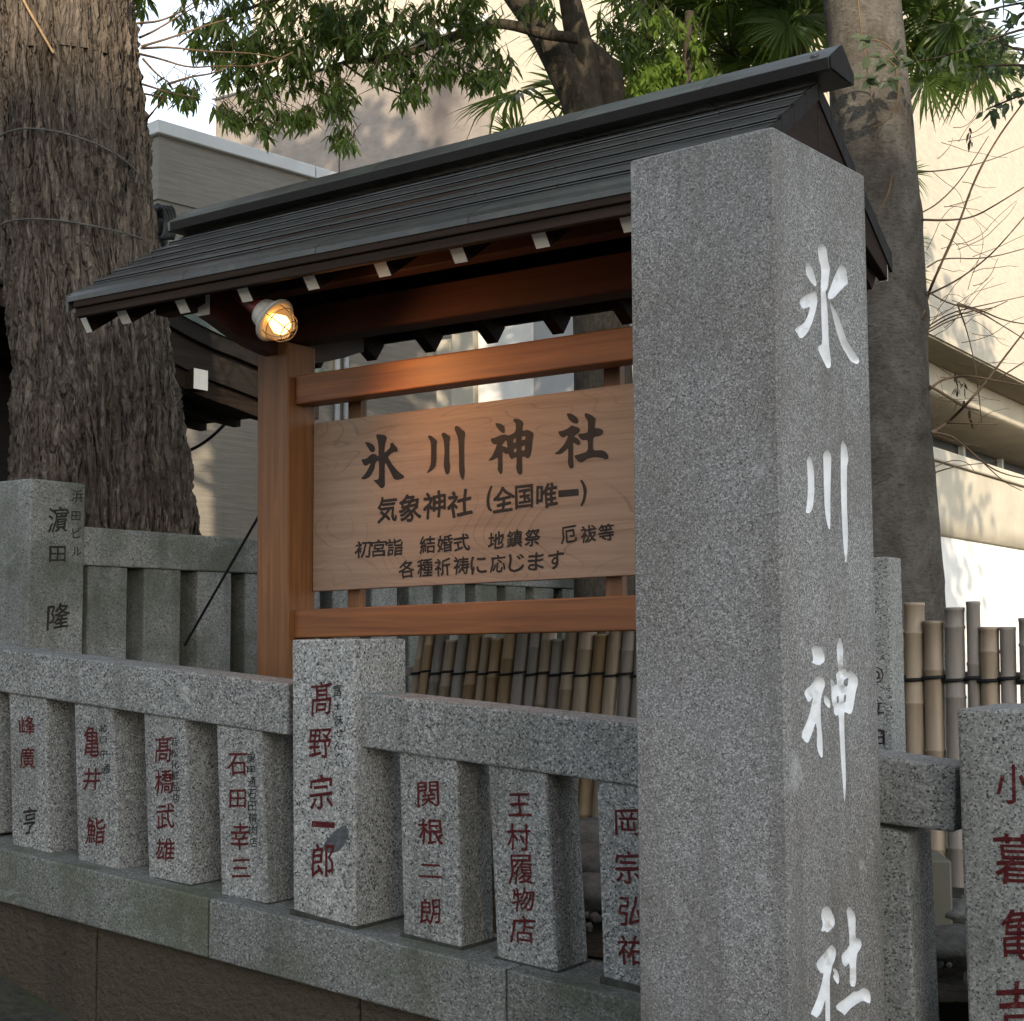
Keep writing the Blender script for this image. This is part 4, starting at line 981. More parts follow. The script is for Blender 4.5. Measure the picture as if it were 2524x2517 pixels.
# ------------------------------------------------------------------ trees
def trunk_mesh(name, pts, mat, parent, nt=96, nz=200, disp=None, seed=0):
    """pts: (x,y,z,r) along the axis"""
    P = np.array(pts, float); L = np.r_[0, np.cumsum(np.linalg.norm(np.diff(P[:, :3], axis=0), axis=1))]
    s = np.linspace(0, L[-1], nz)
    def sm(c):
        return np.interp(s, L, c)
    C = np.stack([sm(P[:, i]) for i in range(4)], -1)
    for _ in range(max(2, nz // 40)):
        C[1:-1] = (C[:-2] + C[1:-1] * 2 + C[2:]) / 4
    th = np.linspace(0, 2 * pi, nt, endpoint=False)
    TH, S = np.meshgrid(th, s); r = C[:, 3][:, None]
    h = disp(TH, S, r, seed) if disp else 0
    if nt > 300: h = h - h.mean()
    R = r + h
    X = C[:, 0][:, None] + np.cos(TH) * R; Y = C[:, 1][:, None] + np.sin(TH) * R; Z = C[:, 2][:, None] + 0 * TH
    V = np.stack([X, Y, Z], -1).reshape(-1, 3)
    Fc = []
    for j in range(nz - 1):
        for i in range(nt):
            k = (i + 1) % nt; Fc.append((j * nt + i, j * nt + k, (j + 1) * nt + k, (j + 1) * nt + i))
    return mesh_np(name, V, Fc, mat, parent, True)
def furrow(TH, S, r, seed):
    cx, cy = np.cos(TH), np.sin(TH)
    wob = fbm(cx * 1.8 + seed, cy * 1.8, S * 1.2, 2) * .28 + .05 * fbm(cx * 12, cy * 12, S * 9, 2)
    c2, s2 = np.cos(TH + S * .10 + wob), np.sin(TH + S * .10 + wob)
    a = np.abs(vnoise(c2 * 9.5 + 11, s2 * 9.5, S * 1.15)); b = np.abs(vnoise(c2 * 17 + 3, s2 * 17 + 9, S * 2.6)); e = np.abs(vnoise(c2 * 31 + 5, s2 * 31 + 2, S * 8))
    pa, pb, pe = np.clip(a * 3.2, 0, 1), np.clip(b * 2.8, 0, 1), np.clip(e * 2.4, 0, 1)
    crest = 1 - np.abs(vnoise(c2 * 13 + 31, s2 * 13 + 17, S * 2.6)) * 2.6
    d = fbm(cx * 2.2, cy * 2.2, S * 1.4, 2); g_ = fbm(cx * 26, cy * 26, S * 22, 3)
    brk = np.clip(np.abs(vnoise(cx * 6 + 2, cy * 6, S * 11)) * 4, 0, 1)
    return r * 1.25 * (.060 * pa + .042 * pb + .030 * pe + .055 * np.clip(crest, -.2, 1) * pa * (.5 + .5 * brk) + .042 * g_ + .03 * d - .075)
def smooth_bark(TH, S, r, seed):
    cx, cy = np.cos(TH), np.sin(TH)
    return r * (.035 * fbm(cx * 2 + seed, cy * 2, S * 1.8, 3) + .012 * fbm(cx * 10, cy * 10, S * 12, 3))

def leaf_poly(p, d, n, L, W_):
    """a pointed leaf of four triangles folded on its midrib"""
    s = d.cross(n).normalized(); n2 = s.cross(d)
    return [p, p + d * L * .38 + s * W_ + n2 * W_ * .35, p + d * L * .72 + s * W_ * .72 + n2 * W_ * .2 - Vector((0, 0, L * .04)), p + d * L - Vector((0, 0, L * .12)),
            p + d * L * .72 - s * W_ * .72 + n2 * W_ * .2 - Vector((0, 0, L * .04)), p + d * L * .38 - s * W_ + n2 * W_ * .35, p + d * L * .5]
LEAF_F = [(0, 6, 1), (1, 6, 2), (2, 6, 3), (3, 6, 4), (4, 6, 5), (5, 6, 0)]
def spray(V, Fc, p, tip, nleaf, L, r, droop=.75, W_=.14):
    for k in range(nleaf):
        a = r.uniform(0, 2 * pi); up = r.uniform(-1, .35)
        d = Vector((cos(a), sin(a), up - droop)).normalized() * .8 + tip * .5; d.normalize()
        nn = Vector((r.gauss(0, .5), r.gauss(0, .5), 1)).normalized()
        l = L * r.uniform(.65, 1.15); q = leaf_poly(p + tip * r.uniform(-.05, .03), d, nn, l, l * W_ * r.uniform(.8, 1.15))
        n = len(V); V += q; Fc += [tuple(i + n for i in f) for f in LEAF_F]

def big_tree():
    Y = 6.75; rows = [(-120, 5, 322), (0, -10, 329), (176, -8, 342), (331, -6, 353), (609, 7, 375), (769, 24, 398), (937, 44, 422), (1106, 44, 452), (1263, 36, 470), (1330, 30, 482), (1500, 10, 520), (1700, -20, 570)]
    pts = []
    for v, a, b in rows[::-1]:
        p = at((a + b) / 2, v, Y); pts.append((p.x, p.y, p.z, (b - a) / 2 / FOC * Y * .995))
    t = pts[-1]; pts += [(t[0] - .05, t[1], t[2] + 1.5, t[3] * .9), (t[0] - .1, t[1] + .05, 7.5, t[3] * .7), (t[0] - .1, t[1], 10, t[3] * .4)]
    T = thing('large_tree', 'huge old tree trunk with deeply furrowed bark, bound by two thin ropes', 'tree', loc=(pts[0][0], pts[0][1], INNER))
    o = Vector((pts[0][0], pts[0][1], INNER)); pts = [(x - o.x, y - o.y, z - o.z, r) for x, y, z, r in pts]
    tr = trunk_mesh('trunk', [p for p in pts if p[2] < 5.2], bark_big, T, 420, 620, furrow)
    trunk_mesh('upper_trunk', [p for p in pts if p[2] > 3.3], bark_big, T, 60, 60, smooth_bark)
    # bare twigs leaving the trunk to the right
    bm = bmesh.new()
    for ln in ([(790, 270), (950, 262), (1150, 290), (1400, 295), (1600, 330)], [(780, 210), (870, 170), (1000, 90), (1130, 15)], [(770, 300), (900, 330), (1050, 380), (1200, 370), (1400, 370)], [(775, 465), (860, 490), (940, 520), (1100, 545)], [(940, 470), (1060, 430), (1200, 410), (1320, 350)],
               [(770, 130), (900, 120), (1020, 60), (1100, 0)], [(800, 690), (860, 620), (920, 540)], [(780, 520), (940, 550)], [(790, 260), (960, 210), (1160, 140), (1300, 100)], [(1400, 370), (1520, 350), (1640, 290)], [(800, 330), (880, 420), (960, 470)]):
        q = smooth_line([at(x / 2.267, y / 2.267, Y - .1 + .2 * sin(x)) - o for x, y in ln], 2)
        tube(bm, q, [.0068 * (1 - .75 * i / len(q)) for i in range(len(q))], 5)
    obj('twigs', bm, twig_m, T, True)
    # limbs and light bare crown above the frame
    bm = bmesh.new(); r = random.Random(3)
    for k in range(16):
        z = r.uniform(4.5, 9); a = r.uniform(0, 6.28); b = Vector((pts[-2][0], pts[-2][1], z)); d = Vector((cos(a), sin(a), r.uniform(.3, .9))); L = r.uniform(1.0, 2.2)
        q = smooth_line([b, b + d * L * .5 + Vector((0, 0, r.uniform(-.1, .3))), b + d * L], 2); tube(bm, q, [.055 * (1 - .8 * i / len(q)) for i in range(len(q))], 7)
    obj('limbs', bm, bark_big, T, True)
    def ring(lst, rad, nm, lb):
        t_ = []
        for u, v in lst:
            # point on the bark facing the camera at this pixel
            c = (at(u, v, Y) - o)
            z = c.z; ax = np.interp(z, [p[2] for p in pts], [p[0] for p in pts]); ay = np.interp(z, [p[2] for p in pts], [p[1] for p in pts]); rr = np.interp(z, [p[2] for p in pts], [p[3] for p in pts]) * 1.12
            dx = max(-rr * .999, min(rr * .999, c.x - ax)); t_.append(Vector((ax + dx, ay - sqrt(max(0, rr * rr - dx * dx)), z)))
        bm = bmesh.new(); tube(bm, smooth_line(t_, 2), rad, 6); w_ = obj(nm, bm, rope_m, None, True); w_.location = o; tag(w_, lb, 'rope', 'ropes round the big trunk'); return w_
    ring([(x / 2.267, y / 2.267) for x, y in ((10, 925), (60, 890), (140, 864), (260, 858), (400, 873), (520, 897), (640, 925), (740, 965), (800, 1005), (826, 1045), (833, 1075))], .0045, 'rope', 'upper grey rope bound round the furrowed trunk')
    ring([(x / 2.267, y / 2.267) for x, y in ((0, 1395), (30, 1375), (90, 1345), (200, 1336), (380, 1347), (560, 1366), (700, 1380), (800, 1386), (850, 1388))], .0042, 'rope', 'lower grey rope bound round the furrowed trunk')
    g_ = ring([(x / 2.267, y / 2.267) for x, y in ((180, 0), (215, 80), (270, 190), (340, 310), (430, 465))], .006, 'vine_stem', 'pale stem slanting down the top of the furrowed trunk'); g_['category'] = 'vine'; del g_['group']; g_.data.materials[0] = gold_rope
big_tree()

def grey_tree():
    Y = 7.1; rows = [(-100, 2020, 2212), (0, 2027, 2221), (265, 2046, 2247), (500, 2062, 2266), (750, 2075, 2283), (1065, 2085, 2292), (1300, 2088, 2312), (1500, 2086, 2325), (1700, 2070, 2350)]
    pts = []
    for v, a, b in rows[::-1]:
        p = at((a + b) / 2, v, Y); pts.append((p.x, p.y, p.z, (b - a) / 2 / FOC * Y))
    o = Vector((pts[0][0], pts[0][1], INNER))
    t = pts[-1]; pts += [(t[0] - .06, t[1], t[2] + 1.3, t[3] * .9), (t[0], t[1], 8, t[3] * .6), (t[0], t[1], 9.5, t[3] * .3)]
    T = thing('grey_tree', 'tall tree with smooth knotted grey-brown bark behind the tall stone pillar', 'tree', loc=o)
    pts = [(x - o.x, y - o.y, z - o.z, r) for x, y, z, r in pts]; pts = [(pts[0][0], pts[0][1], -.1, pts[0][3] * 1.15)] + pts
    def knot(TH, S, r, seed):
        h = smooth_bark(TH, S, r, seed)
        for th, s_, w_, k in ((4.9, 2.15, .10, .10), (5.4, 1.72, .08, .10), (5.5, 1.2, .09, .12), (5.1, 1.0, .07, .1), (4.4, 1.85, .06, .08), (5.2, 2.75, .11, .1), (5.7, 2.95, .1, .1), (5.5, 2.2, .06, .08), (4.9, 3.4, .1, .1), (5.8, 2.45, .08, .1), (5.7, .85, .08, .1)):
            dd = ((np.angle(np.exp(1j * (TH - th))) * r) ** 2 + (S - s_) ** 2 * 1.6) / w_ ** 2
            h = h + r * k * (np.exp(-dd * 1.2) - 1.3 * np.exp(-dd * 6))
        return h
    trunk_mesh('trunk', pts, bark_grey, T, 160, 360, knot, 4)
    bm = bmesh.new(); bt = bmesh.new()
    z9 = lambda l: [(2100 + x / 2.142, y / 2.142) for x, y in l]; zr_ = lambda l: [(2200 + x / 2.753, 750 + y / 2.753) for x, y in l]
    thick = [(z9([(350, 1780), (365, 1700), (400, 1560), (440, 1460), (560, 1200), (640, 960), (760, 740), (890, 560), (960, 470)]), .013), (z9([(360, 1160), (500, 1165), (640, 1150), (780, 1070), (930, 975)]), .009), (z9([(405, 1555), (560, 1480), (720, 1360), (830, 1240), (940, 1110)]), .008),
             (z9([(400, 1540), (500, 1600), (660, 1640), (780, 1710), (940, 1810)]), .007), (z9([(390, 1730), (520, 1650), (700, 1610), (930, 1560)]), .006), (z9([(355, 1130), (450, 1080), (560, 970), (640, 850), (720, 720)]), .006), (z9([(340, 910), (500, 900), (700, 860), (930, 765)]), .0055),
             (z9([(400, 1410), (480, 1360), (700, 1370), (940, 1305)]), .006), (zr_([(270, 870), (380, 800), (520, 660), (640, 520), (760, 360), (930, 140)]), .013), (zr_([(250, 580), (320, 520), (420, 490), (550, 487), (700, 520), (930, 560)]), .011), (zr_([(250, 555), (350, 610), (470, 690), (560, 715), (590, 722)]), .012),
             (zr_([(440, 0), (500, 160), (550, 360), (580, 560), (605, 800)]), .006), (zr_([(270, 868), (400, 890), (500, 970), (620, 1080), (740, 1150), (930, 1190)]), .008), (zr_([(230, 180), (380, 90), (520, 50), (700, 20)]), .007), (zr_([(235, 195), (400, 100), (600, 60), (780, -20)]), .006), (zr_([(700, 520), (800, 450), (930, 370)]), .007),
             (zr_([(370, 805), (560, 810), (715, 815)]), .008), (zr_([(440, 0), (600, 40), (750, 110), (930, 140)]), .008), (zr_([(500, 970), (640, 1100), (760, 1210), (875, 1265)]), .005), (zr_([(265, 1115), (360, 1070), (440, 1055), (520, 1080), (553, 1130)]), .004), (zr_([(265, 1150), (420, 1100), (600, 1080), (720, 1075)]), .005)]
    for l, r in thick:
        q = smooth_line([at(u, v, Y - .05 + .25 * sin(i * 1.7 + u)) - o for i, (u, v) in enumerate(l)], 2)
        tube(bm, q, [r * .68 * (1 - .6 * i / len(q)) for i in range(len(q))], 6)
    obj('branches', bm, twig_m, T, True)
    r = random.Random(5)
    for k in range(50):
        u, v = r.uniform(2270, 2400), r.uniform(230, 1120); a = r.uniform(-1.0, .75); L = r.uniform(60, 230)
        l = [(u, v)]
        for j in range(5):
            a += r.gauss(0, .28); l.append((l[-1][0] + cos(a) * L / 5, l[-1][1] + sin(a) * L / 5))
        q = smooth_line([at(x, y, Y + .1 + .4 * sin(k)) - o for x, y in l], 1); tube(bt, q, [.0020 * (1 - .6 * i / len(q)) for i in range(len(q))], 4)
    tw = obj('fine_twigs', bt, twig_m, T, True); tw['kind'] = 'stuff'
    # dark knots where branches left the trunk and a few withered leaves
    V, Fc = [], []
    for u, v in zr_([(430, 530), (445, 570), (490, 600), (445, 630), (490, 650), (520, 735)]) + z9([(620, 720), (630, 745)]): spray(V, Fc, at(u, v, Y - .05) - o, Vector((0, 0, -1)), 4, .05, r)
    mesh_np('withered_leaves', V, Fc, flat('withered_leaf', (.06, .04, .025), .9), T)
grey_tree()

def leaf_instances(T, pts, mesh, n_name='leaf'):
    for p, d, s in pts:
        o = bpy.data.objects.new(n_name, mesh); COL.objects.link(o); o.parent = T
        o.matrix_local = Matrix.Translation(p) @ d.to_track_quat('Y', 'Z').to_matrix().to_4x4() @ Matrix.Diagonal((s, s, s, 1))

def evergreen():
    Y = 8.2; o = at(1480, 330, Y); o.z = INNER
    T = thing('evergreen_tree', 'dark evergreen tree with a forked leaning trunk and drooping narrow leaves above the roof', 'tree', loc=o)
    z10 = lambda l: [(1150 + x / 3.22, y / 3.22) for x, y in l]
    def limb(name, rows, Yd=Y, nt=40, nz=80):
        pts = []
        for u, v, wpx in rows:
            p = at(u, v, Yd) - o; pts.append((p.x, p.y, p.z, wpx / 2 / FOC * Yd))
        return trunk_mesh(name, pts, bark_dark, T, nt, nz, smooth_bark, 9)
    p = at(1475, 900, Y) - o
    limb('trunk', [(1500, 1500, 170), (1490, 1000, 150), (1470, 500, 130), (1440, 265, 108), (1395, 180, 95), (1350, 100, 85), (1310, 40, 82), (1280, 0, 78), (1230, -80, 72), (1150, -200, 60), (1080, -330, 40)], nt=80, nz=200)
    limb('limb', [(1440, 260, 95), (1440, 160, 76), (1422, 80, 66), (1405, 0, 56), (1380, -120, 46), (1370, -300, 30)])
    limb('limb', [(1475, 340, 95), (1505, 240, 76), (1500, 170, 70), (1470, 130, 55), (1430, 90, 34)], Y + .15)
    lr = [(1425, 95, 30)] + [(u, v, w_) for (u, v), w_ in zip(z10([(760, 290), (600, 270), (430, 215), (300, 190), (200, 190), (0, 250)]), (28, 28, 27, 26, 25, 23))] + [(1047, 119, 20), (932, 150, 17), (900, 150, 12), (844, 154, 10)]
    # the bough: a tube bent in the picture plane, it does not rise straight
    def bough(rows, Yd):
        bm = bmesh.new(); q = smooth_line([at(u, v, Yd) - o for u, v, w_ in rows], 2)
        ws = np.interp(np.linspace(0, 1, len(q)), np.linspace(0, 1, len(rows)), [w_ / 2 / FOC * Yd for u, v, w_ in rows]); tube(bm, q, list(ws), 14)
        obj('bough', bm, bark_dark, T, True)
    bough(lr, Y - .25)
    bough([(1270, -60, 30), (1150, -60, 24), (1000, -20, 18), (850, -30, 14), (700, -10, 10), (560, 40, 6)], Y - .5)
    bough([(844, 154, 7), (900, 195, 6), (960, 222, 5), (1000, 235, 4)], Y - .3)
    bough([(844, 154, 7), (770, 180, 6), (700, 200, 5), (640, 230, 4)], Y - .45)
    bough([(560, 40, 6), (500, 60, 5), (440, 110, 4)], Y - .5)
    # sprays of leaves in clumps (u, v, ru, rv, count)
    r = random.Random(21); V, Fc = [], []; tw = bmesh.new(); singles = []
    clumps = [(690, 60, 170, 75, 62), (640, 170, 105, 75, 46), (800, 130, 90, 110, 44), (840, 250, 38, 55, 16), (600, 270, 65, 30, 16), (730, 285, 60, 30, 14), (445, 225, 52, 26, 15), (345, 10, 30, 20, 7), (900, 40, 130, 60, 40), (1010, 170, 110, 28, 22), (1130, 60, 120, 70, 44),
              (1190, 165, 75, 40, 24), (1010, 235, 36, 26, 9), (560, 100, 90, 60, 22), (480, 60, 60, 40, 7), (1200, 205, 30, 20, 6), (960, 100, 120, 50, 26), (850, 340, 30, 18, 7), (1330, 20, 40, 18, 5),
              (1560, 60, 100, 70, 36), (1520, 120, 55, 60, 14), (1640, 90, 90, 80, 26), (650, 315, 25, 20, 5), (560, 290, 25, 18, 5)]
    for cu, cv, ru, rv, n in clumps:
        for k in range(int(n * 1.6)):
            a = r.uniform(0, 2 * pi); q = sqrt(r.random()); u, v = cu + cos(a) * q * ru, cv + sin(a) * q * rv
            if v < -60: continue
            p = at(u, v, Y - .45 + r.uniform(-.35, .35) + (0.9 if cu > 1450 else 0)) - o; tip = Vector((r.uniform(-.6, .6), r.uniform(-.4, .4), -.5)).normalized()
            if r.random() < .18 and len(singles) < 280:
                for j in range(4):
                    aa = r.uniform(0, 6.28); d = Vector((cos(aa) * .7, sin(aa) * .7, r.uniform(-1.1, -.1))).normalized(); singles.append((p, d, r.uniform(.07, .10)))
            else: spray(V, Fc, p, tip, r.randint(6, 10), .085, r, .28, .12)
            tube(tw, [p - tip * .08 + Vector((r.gauss(0, .04), 0, .02)), p - tip * .04, p + tip * .02], [.0022, .002, .0012], 4)
    cr = mesh_np('crown', V, Fc, leaf_oak, T); cr['kind'] = 'stuff'
    t_ = obj('twigs', tw, bark_dark, T); t_['kind'] = 'stuff'
    q = leaf_poly(Vector((0, 0, 0)), Vector((0, 1, 0)), Vector((0, 0, 1)), 1.0, .14)
    lm = bpy.data.meshes.new('leaf'); lm.from_pydata([tuple(x) for x in q], [], LEAF_F); lm.materials.append(leaf_oak)
    leaf_instances(T, singles[:280], lm)
    # unseen leaf masses added above the frame to shade trunk and walls
    V, Fc = [], []
    for k in range(1300):
        while True:
            q = Vector((r.uniform(-1, 1), r.uniform(-1, 1), r.uniform(-1, 1)))
            if q.length < 1: break
        c = Vector((.3 + q.x * 3.2, 6.4 + q.y * 2.2, 6.3 + q.z * 1.25)) - o
        if c.z + INNER < 1.62 + .43 * (c.y + o.y) or (0 < c.x + o.x < .55 and 5.6 < c.z + INNER < 6.3) or (.9 < c.x + o.x < 1.6 and c.z + INNER < 6.6): continue  # gaps cut so sun reaches the annex and the lime leaves
        spray(V, Fc, c, Vector((0, 0, -1)), 6, .18, r, .5, .17)
    for k in range(3600):  # second added mass, shading the walls behind
        while True:
            q = Vector((r.uniform(-1, 1), r.uniform(-1, 1), r.uniform(-1, 1)))
            if q.length < 1: break
        c = Vector((-2.1 + q.x * 2.3, 8.8 + q.y * 1.5, 8.8 + q.z * 3.4)) - o
        if c.z + INNER < 1.75 + .43 * (c.y + o.y): continue
        spray(V, Fc, c, Vector((0, 0, -1)), 6, .22, r, .5, .18)
    cr = mesh_np('added_shade_crown', V, Fc, leaf_oak, T); cr['kind'] = 'stuff'
evergreen()

def fan_mesh(seed, nb=34, L=.5, spread=5.0):
    r = random.Random(seed); V, Fc = [], []
    for k in range(nb):
        a = -spread / 2 + spread * k / (nb - 1) + r.gauss(0, .025); l = L * (.72 + .28 * cos(a * .55)) * r.uniform(.9, 1.06); w_ = .0135 * L / .5
        d = Vector((sin(a), cos(a), 0)); s = Vector((cos(a), -sin(a), 0)); n = len(V)
        st = [(0.04, .25), (.35, .95), (.62, .9), (.84, .45), (1.0, .05)]; bend = r.uniform(.02, .12) + (.22 if r.random() < .25 else 0)
        for t, ww in st:
            c = d * l * t * (1 - .12 * t * t) + Vector((0, 0, -bend * L * (t ** 3) * 2 + .03 * L * sin(a * 3)))
            V += [c - s * w_ * ww, c + Vector((0, 0, -w_ * ww * .55)), c + s * w_ * ww]
        for j in range(len(st) - 1):
            b = n + j * 3; Fc += [(b, b + 1, b + 4, b + 3), (b + 1, b + 2, b + 5, b + 4)]
    me = bpy.data.meshes.new('fan_frond'); me.from_pydata([tuple(x) for x in V], [], Fc); me.materials.append(leaf_palm); return me
FANS = [fan_mesh(i, 34 + i * 2, .5, 4.4 + .3 * i) for i in range(4)]
stem_m = flat('palm_stem', (.09, .11, .04), .6, .3, .3, 8)
fibre = bark('palm_fibre', (.09, .065, .042), (.045, .033, .024), (.15, .11, .07), 20, .3)
def palm(label, cu, cv, Y, fronds, trunk_w=70, extra=14, seed=1, up=.0):
    c = at(cu, cv, Y); o = Vector((c.x, c.y, INNER)); r = random.Random(seed)
    T = thing('fan_palm', label, 'palm', loc=o, group='fan palms behind the notice stand')
    rad = trunk_w / 2 / FOC * Y
    trunk_mesh('trunk', [(0, 0, -.1, rad * 1.1), (0, 0, (c.z - INNER) * .5, rad), (0, 0, c.z - INNER, rad * .9)], fibre, T, 32, 80, smooth_bark, seed)
    st = bmesh.new(); lst = list(fronds)
    for k in range(extra):
        a = r.uniform(0, 2 * pi); lst.append(None)
    for k, fd in enumerate(lst):
        me = FANS[k % 4]; ob = bpy.data.objects.new('fan_frond', me); COL.objects.link(ob); ob.parent = T
        if fd:
            u, v, ang, size, tilt = fd            # hub pixel, direction the fan points (deg, 0 = right, 90 = up), radius px, tilt
            h = at(u, v, Y + r.uniform(-.35, .15)) - o; s = size / FOC * Y / .5
            a = radians(ang); d = Vector((cos(a), -.25, sin(a))).normalized(); nrm = Vector((sin(a) * tilt, -1, .5 + .3 * tilt)).normalized()
        else:
            a = 2 * pi * k / max(1, extra) + r.uniform(-.3, .3); el = r.uniform(.1, 1.25)
            d = Vector((cos(a) * cos(el), sin(a) * cos(el), sin(el))); h = Vector((0, 0, c.z - INNER)) + d * r.uniform(.45, .75); s = r.uniform(.9, 1.2); nrm = Vector((-d.x * .7, -d.y * .7, 1)).normalized(); d = (d + Vector((0, 0, -.6))).normalized()
        x = d.cross(nrm).normalized(); z = x.cross(d).normalized()
        m = Matrix(((x.x, d.x, z.x, h.x), (x.y, d.y, z.y, h.y), (x.z, d.z, z.z, h.z), (0, 0, 0, 1)))
        ob.matrix_local = m @ Matrix.Diagonal((s, s, s, 1))
        b = Vector((0, 0, c.z - INNER - .02)); tube(st, smooth_line([b, (b + h) / 2 + Vector((0, 0, .06)), h], 2), .0065, 5)
    obj('leaf_stems', st, stem_m, T, True)
palm('fan palm whose fronds show left of the forked evergreen trunk', 1470, 330, 9.2, [(1268, 335, 120, 85, .3), (1420, 225, 172, 150, .5), (1400, 330, 175, 110, .5), (1560, 170, 60, 130, .1), (1600, 250, 80, 140, .3)], 60, 3, 1)
palm('dense fan palm between the evergreen and the grey tree', 1800, 130, 9.6, [(1700, 60, 140, 170, .2), (1740, 120, 200, 150, .3), (1790, 60, 90, 150, .2), (1850, 110, 30, 160, .1), (1820, 150, 270, 150, .2), (1690, 170, 240, 130, .4), (1890, 180, 300, 120, .1), (1760, 190, 250, 120, .2), (1650, 20, 120, 130, .3)], 55, 14, 2)
palm('tall fan palm whose crown touches the left edge of the grey trunk', 1965, 50, 9.0, [(1930, 20, 160, 150, .2), (1960, 40, 230, 160, .1), (1985, 30, 290, 170, .2), (1940, 60, 200, 140, .3), (1990, 20, 60, 150, .1), (1900, 10, 120, 130, .2)], 50, 12, 3)
palm('sunlit fan palm right of the grey trunk with hanging fronds', 2190, 60, 9.2, [(2235, 25, 60, 150, .2), (2300, 90, 20, 150, .1), (2385, 140, 268, 165, .1), (2350, 60, 340, 160, .2), (2282, 190, 275, 140, .5), (2400, 150, 300, 170, .1), (2260, 110, 310, 150, .2), (2330, 110, 240, 150, .3), (2420, 120, 345, 160, .1), (2300, 20, 100, 140, .2)], 60, 10, 4)
palm('low fan palm half hidden behind the grey trunk', 2150, 620, 9.4, [(2205, 590, 350, 110, .3), (2200, 640, 330, 110, .5), (2215, 430, 5, 95, .5), (2215, 680, 315, 110, .5)], 60, 0, 5)

def lime_bush():
    Y = 8.7; o = at(1640, 330, Y); o.z = INNER; r = random.Random(9); V, Fc = [], []
    T = thing('young_tree', 'slender young tree with bright lime-green sunlit leaves just above the roof ridge', 'tree', loc=o)
    for cu, cv, ru, rv, n in ((1640, 175, 50, 45, 80), (1600, 210, 55, 35, 50), (1700, 150, 40, 60, 25), (1450, 340, 100, 60, 40), (1650, 60, 70, 40, 25), (1625, 250, 90, 30, 50)):
        for k in range(n):
            a = r.uniform(0, 6.28); q = sqrt(r.random()); spray(V, Fc, at(cu + cos(a) * q * ru, cv + sin(a) * q * rv, Y + r.uniform(-.4, .4)) - o, Vector((0, 0, -1)), 7, .055, r, .3, .22)
    cr = mesh_np('crown', V, Fc, leaf_lime, T); cr['kind'] = 'stuff'
    p = [at(u, v, Y - .2) - o for u, v in ((1690, 1400), (1690, 400), (1692, 200), (1695, 100), (1700, 30))]
    bm = bmesh.new(); tube(bm, smooth_line(p, 2), .028, 10); obj('trunk', bm, bark_dark, T, True)
lime_bush()
def side_shrub():
    Y = 6.3; o = at(2700, 330, Y); o.z = INNER; r = random.Random(31)
    T = thing('leafy_shrub', 'tall shrub with dark oval leaves reaching in at the upper right edge', 'shrub', loc=o)
    bm = bmesh.new(); tube(bm, smooth_line([Vector((0, 0, -.1)), Vector((.03, 0, 1.5)), Vector((-.02, 0, 3.2)), Vector((.05, 0, 4.2))], 2), .03, 10); obj('trunk', bm, bark_dark, T, True)
    V, Fc = [], []; tw = bmesh.new()
    for l in ([(2700, 60), (2560, 60), (2430, 100), (2330, 140), (2260, 150)], [(2700, 20), (2560, 0), (2450, 20), (2390, 40)], [(2700, 230), (2560, 215), (2480, 250), (2430, 270)], [(2700, 120), (2540, 130), (2470, 110), (2420, 60)], [(2650, 180), (2530, 160), (2450, 160), (2400, 165)], [(2680, -20), (2560, -10), (2500, 60), (2460, 100)]):
        q = smooth_line([at(u, v, Y + .1 * i) - o for i, (u, v) in enumerate(l)], 2); tube(tw, q, [.008 * (1 - .7 * i / len(q)) for i in range(len(q))], 5)
        for p in q[3:]:
            for j in range(2):
                d = Vector((r.gauss(0, .7), r.gauss(0, .5), r.gauss(-.3, .6))).normalized(); s = r.uniform(.035, .075); n = len(V); V += leaf_poly(p + d * .02, d, Vector((r.gauss(0, .6), -1, r.gauss(.3, .5))).normalized(), s, s * .26); Fc += [tuple(i + n for i in f) for f in LEAF_F]
    for k in range(700):  # unseen leaves added off to the right to streak the apartment wall with shadow
        c = Vector((r.gauss(2.2, .35), r.gauss(.3, .5), r.uniform(1.0, 6.2))); spray(V, Fc, c, Vector((0, 0, -1)), 6, .16, r, .4, .25)
    mesh_np('crown', V, Fc, leaf_dark, T)['kind'] = 'stuff'; obj('branches', tw, bark_dark, T, True)
    # vine on the grey trunk by the ridge end
    Y = 6.6; o = at(2150, 240, Y); T = thing('climbing_vine', 'thin vine with grey-green leaves hanging on the grey trunk by the ridge end', 'vine', loc=o)
    V, Fc = [], []; tw = bmesh.new()
    for l, n in (([(2112, -40), (2120, 60), (2135, 150), (2150, 255)], 0), ([(2205, 160), (2218, 230), (2200, 290), (2150, 315)], 0), ([(2120, 100), (2150, 95), (2190, 110), (2215, 150)], 14), ([(2130, 190), (2160, 205), (2200, 195)], 16), ([(2200, 430), (2190, 480), (2160, 530)], 0), ([(2140, 140), (2180, 140), (2210, 165)], 8)):
        q = smooth_line([at(u, v, Y) - o for u, v in l], 2); tube(tw, q, .0035, 5)
        for j in range(n):
            p = q[r.randrange(len(q))]; d = Vector((r.gauss(0, .8), r.gauss(-.2, .4), r.gauss(-.3, .4))).normalized(); s = r.uniform(.04, .085); m_ = len(V); V += leaf_poly(p, d, Vector((r.gauss(0, .5), -1, .4)).normalized(), s, s * .28); Fc += [tuple(i + m_ for i in f) for f in LEAF_F]
    mesh_np('leaves', V, Fc, leaf_mat('vine_leaf', (.10, .13, .07), (.1, .13, .04)), T); obj('stems', tw, twig_m, T, True)
side_shrub()

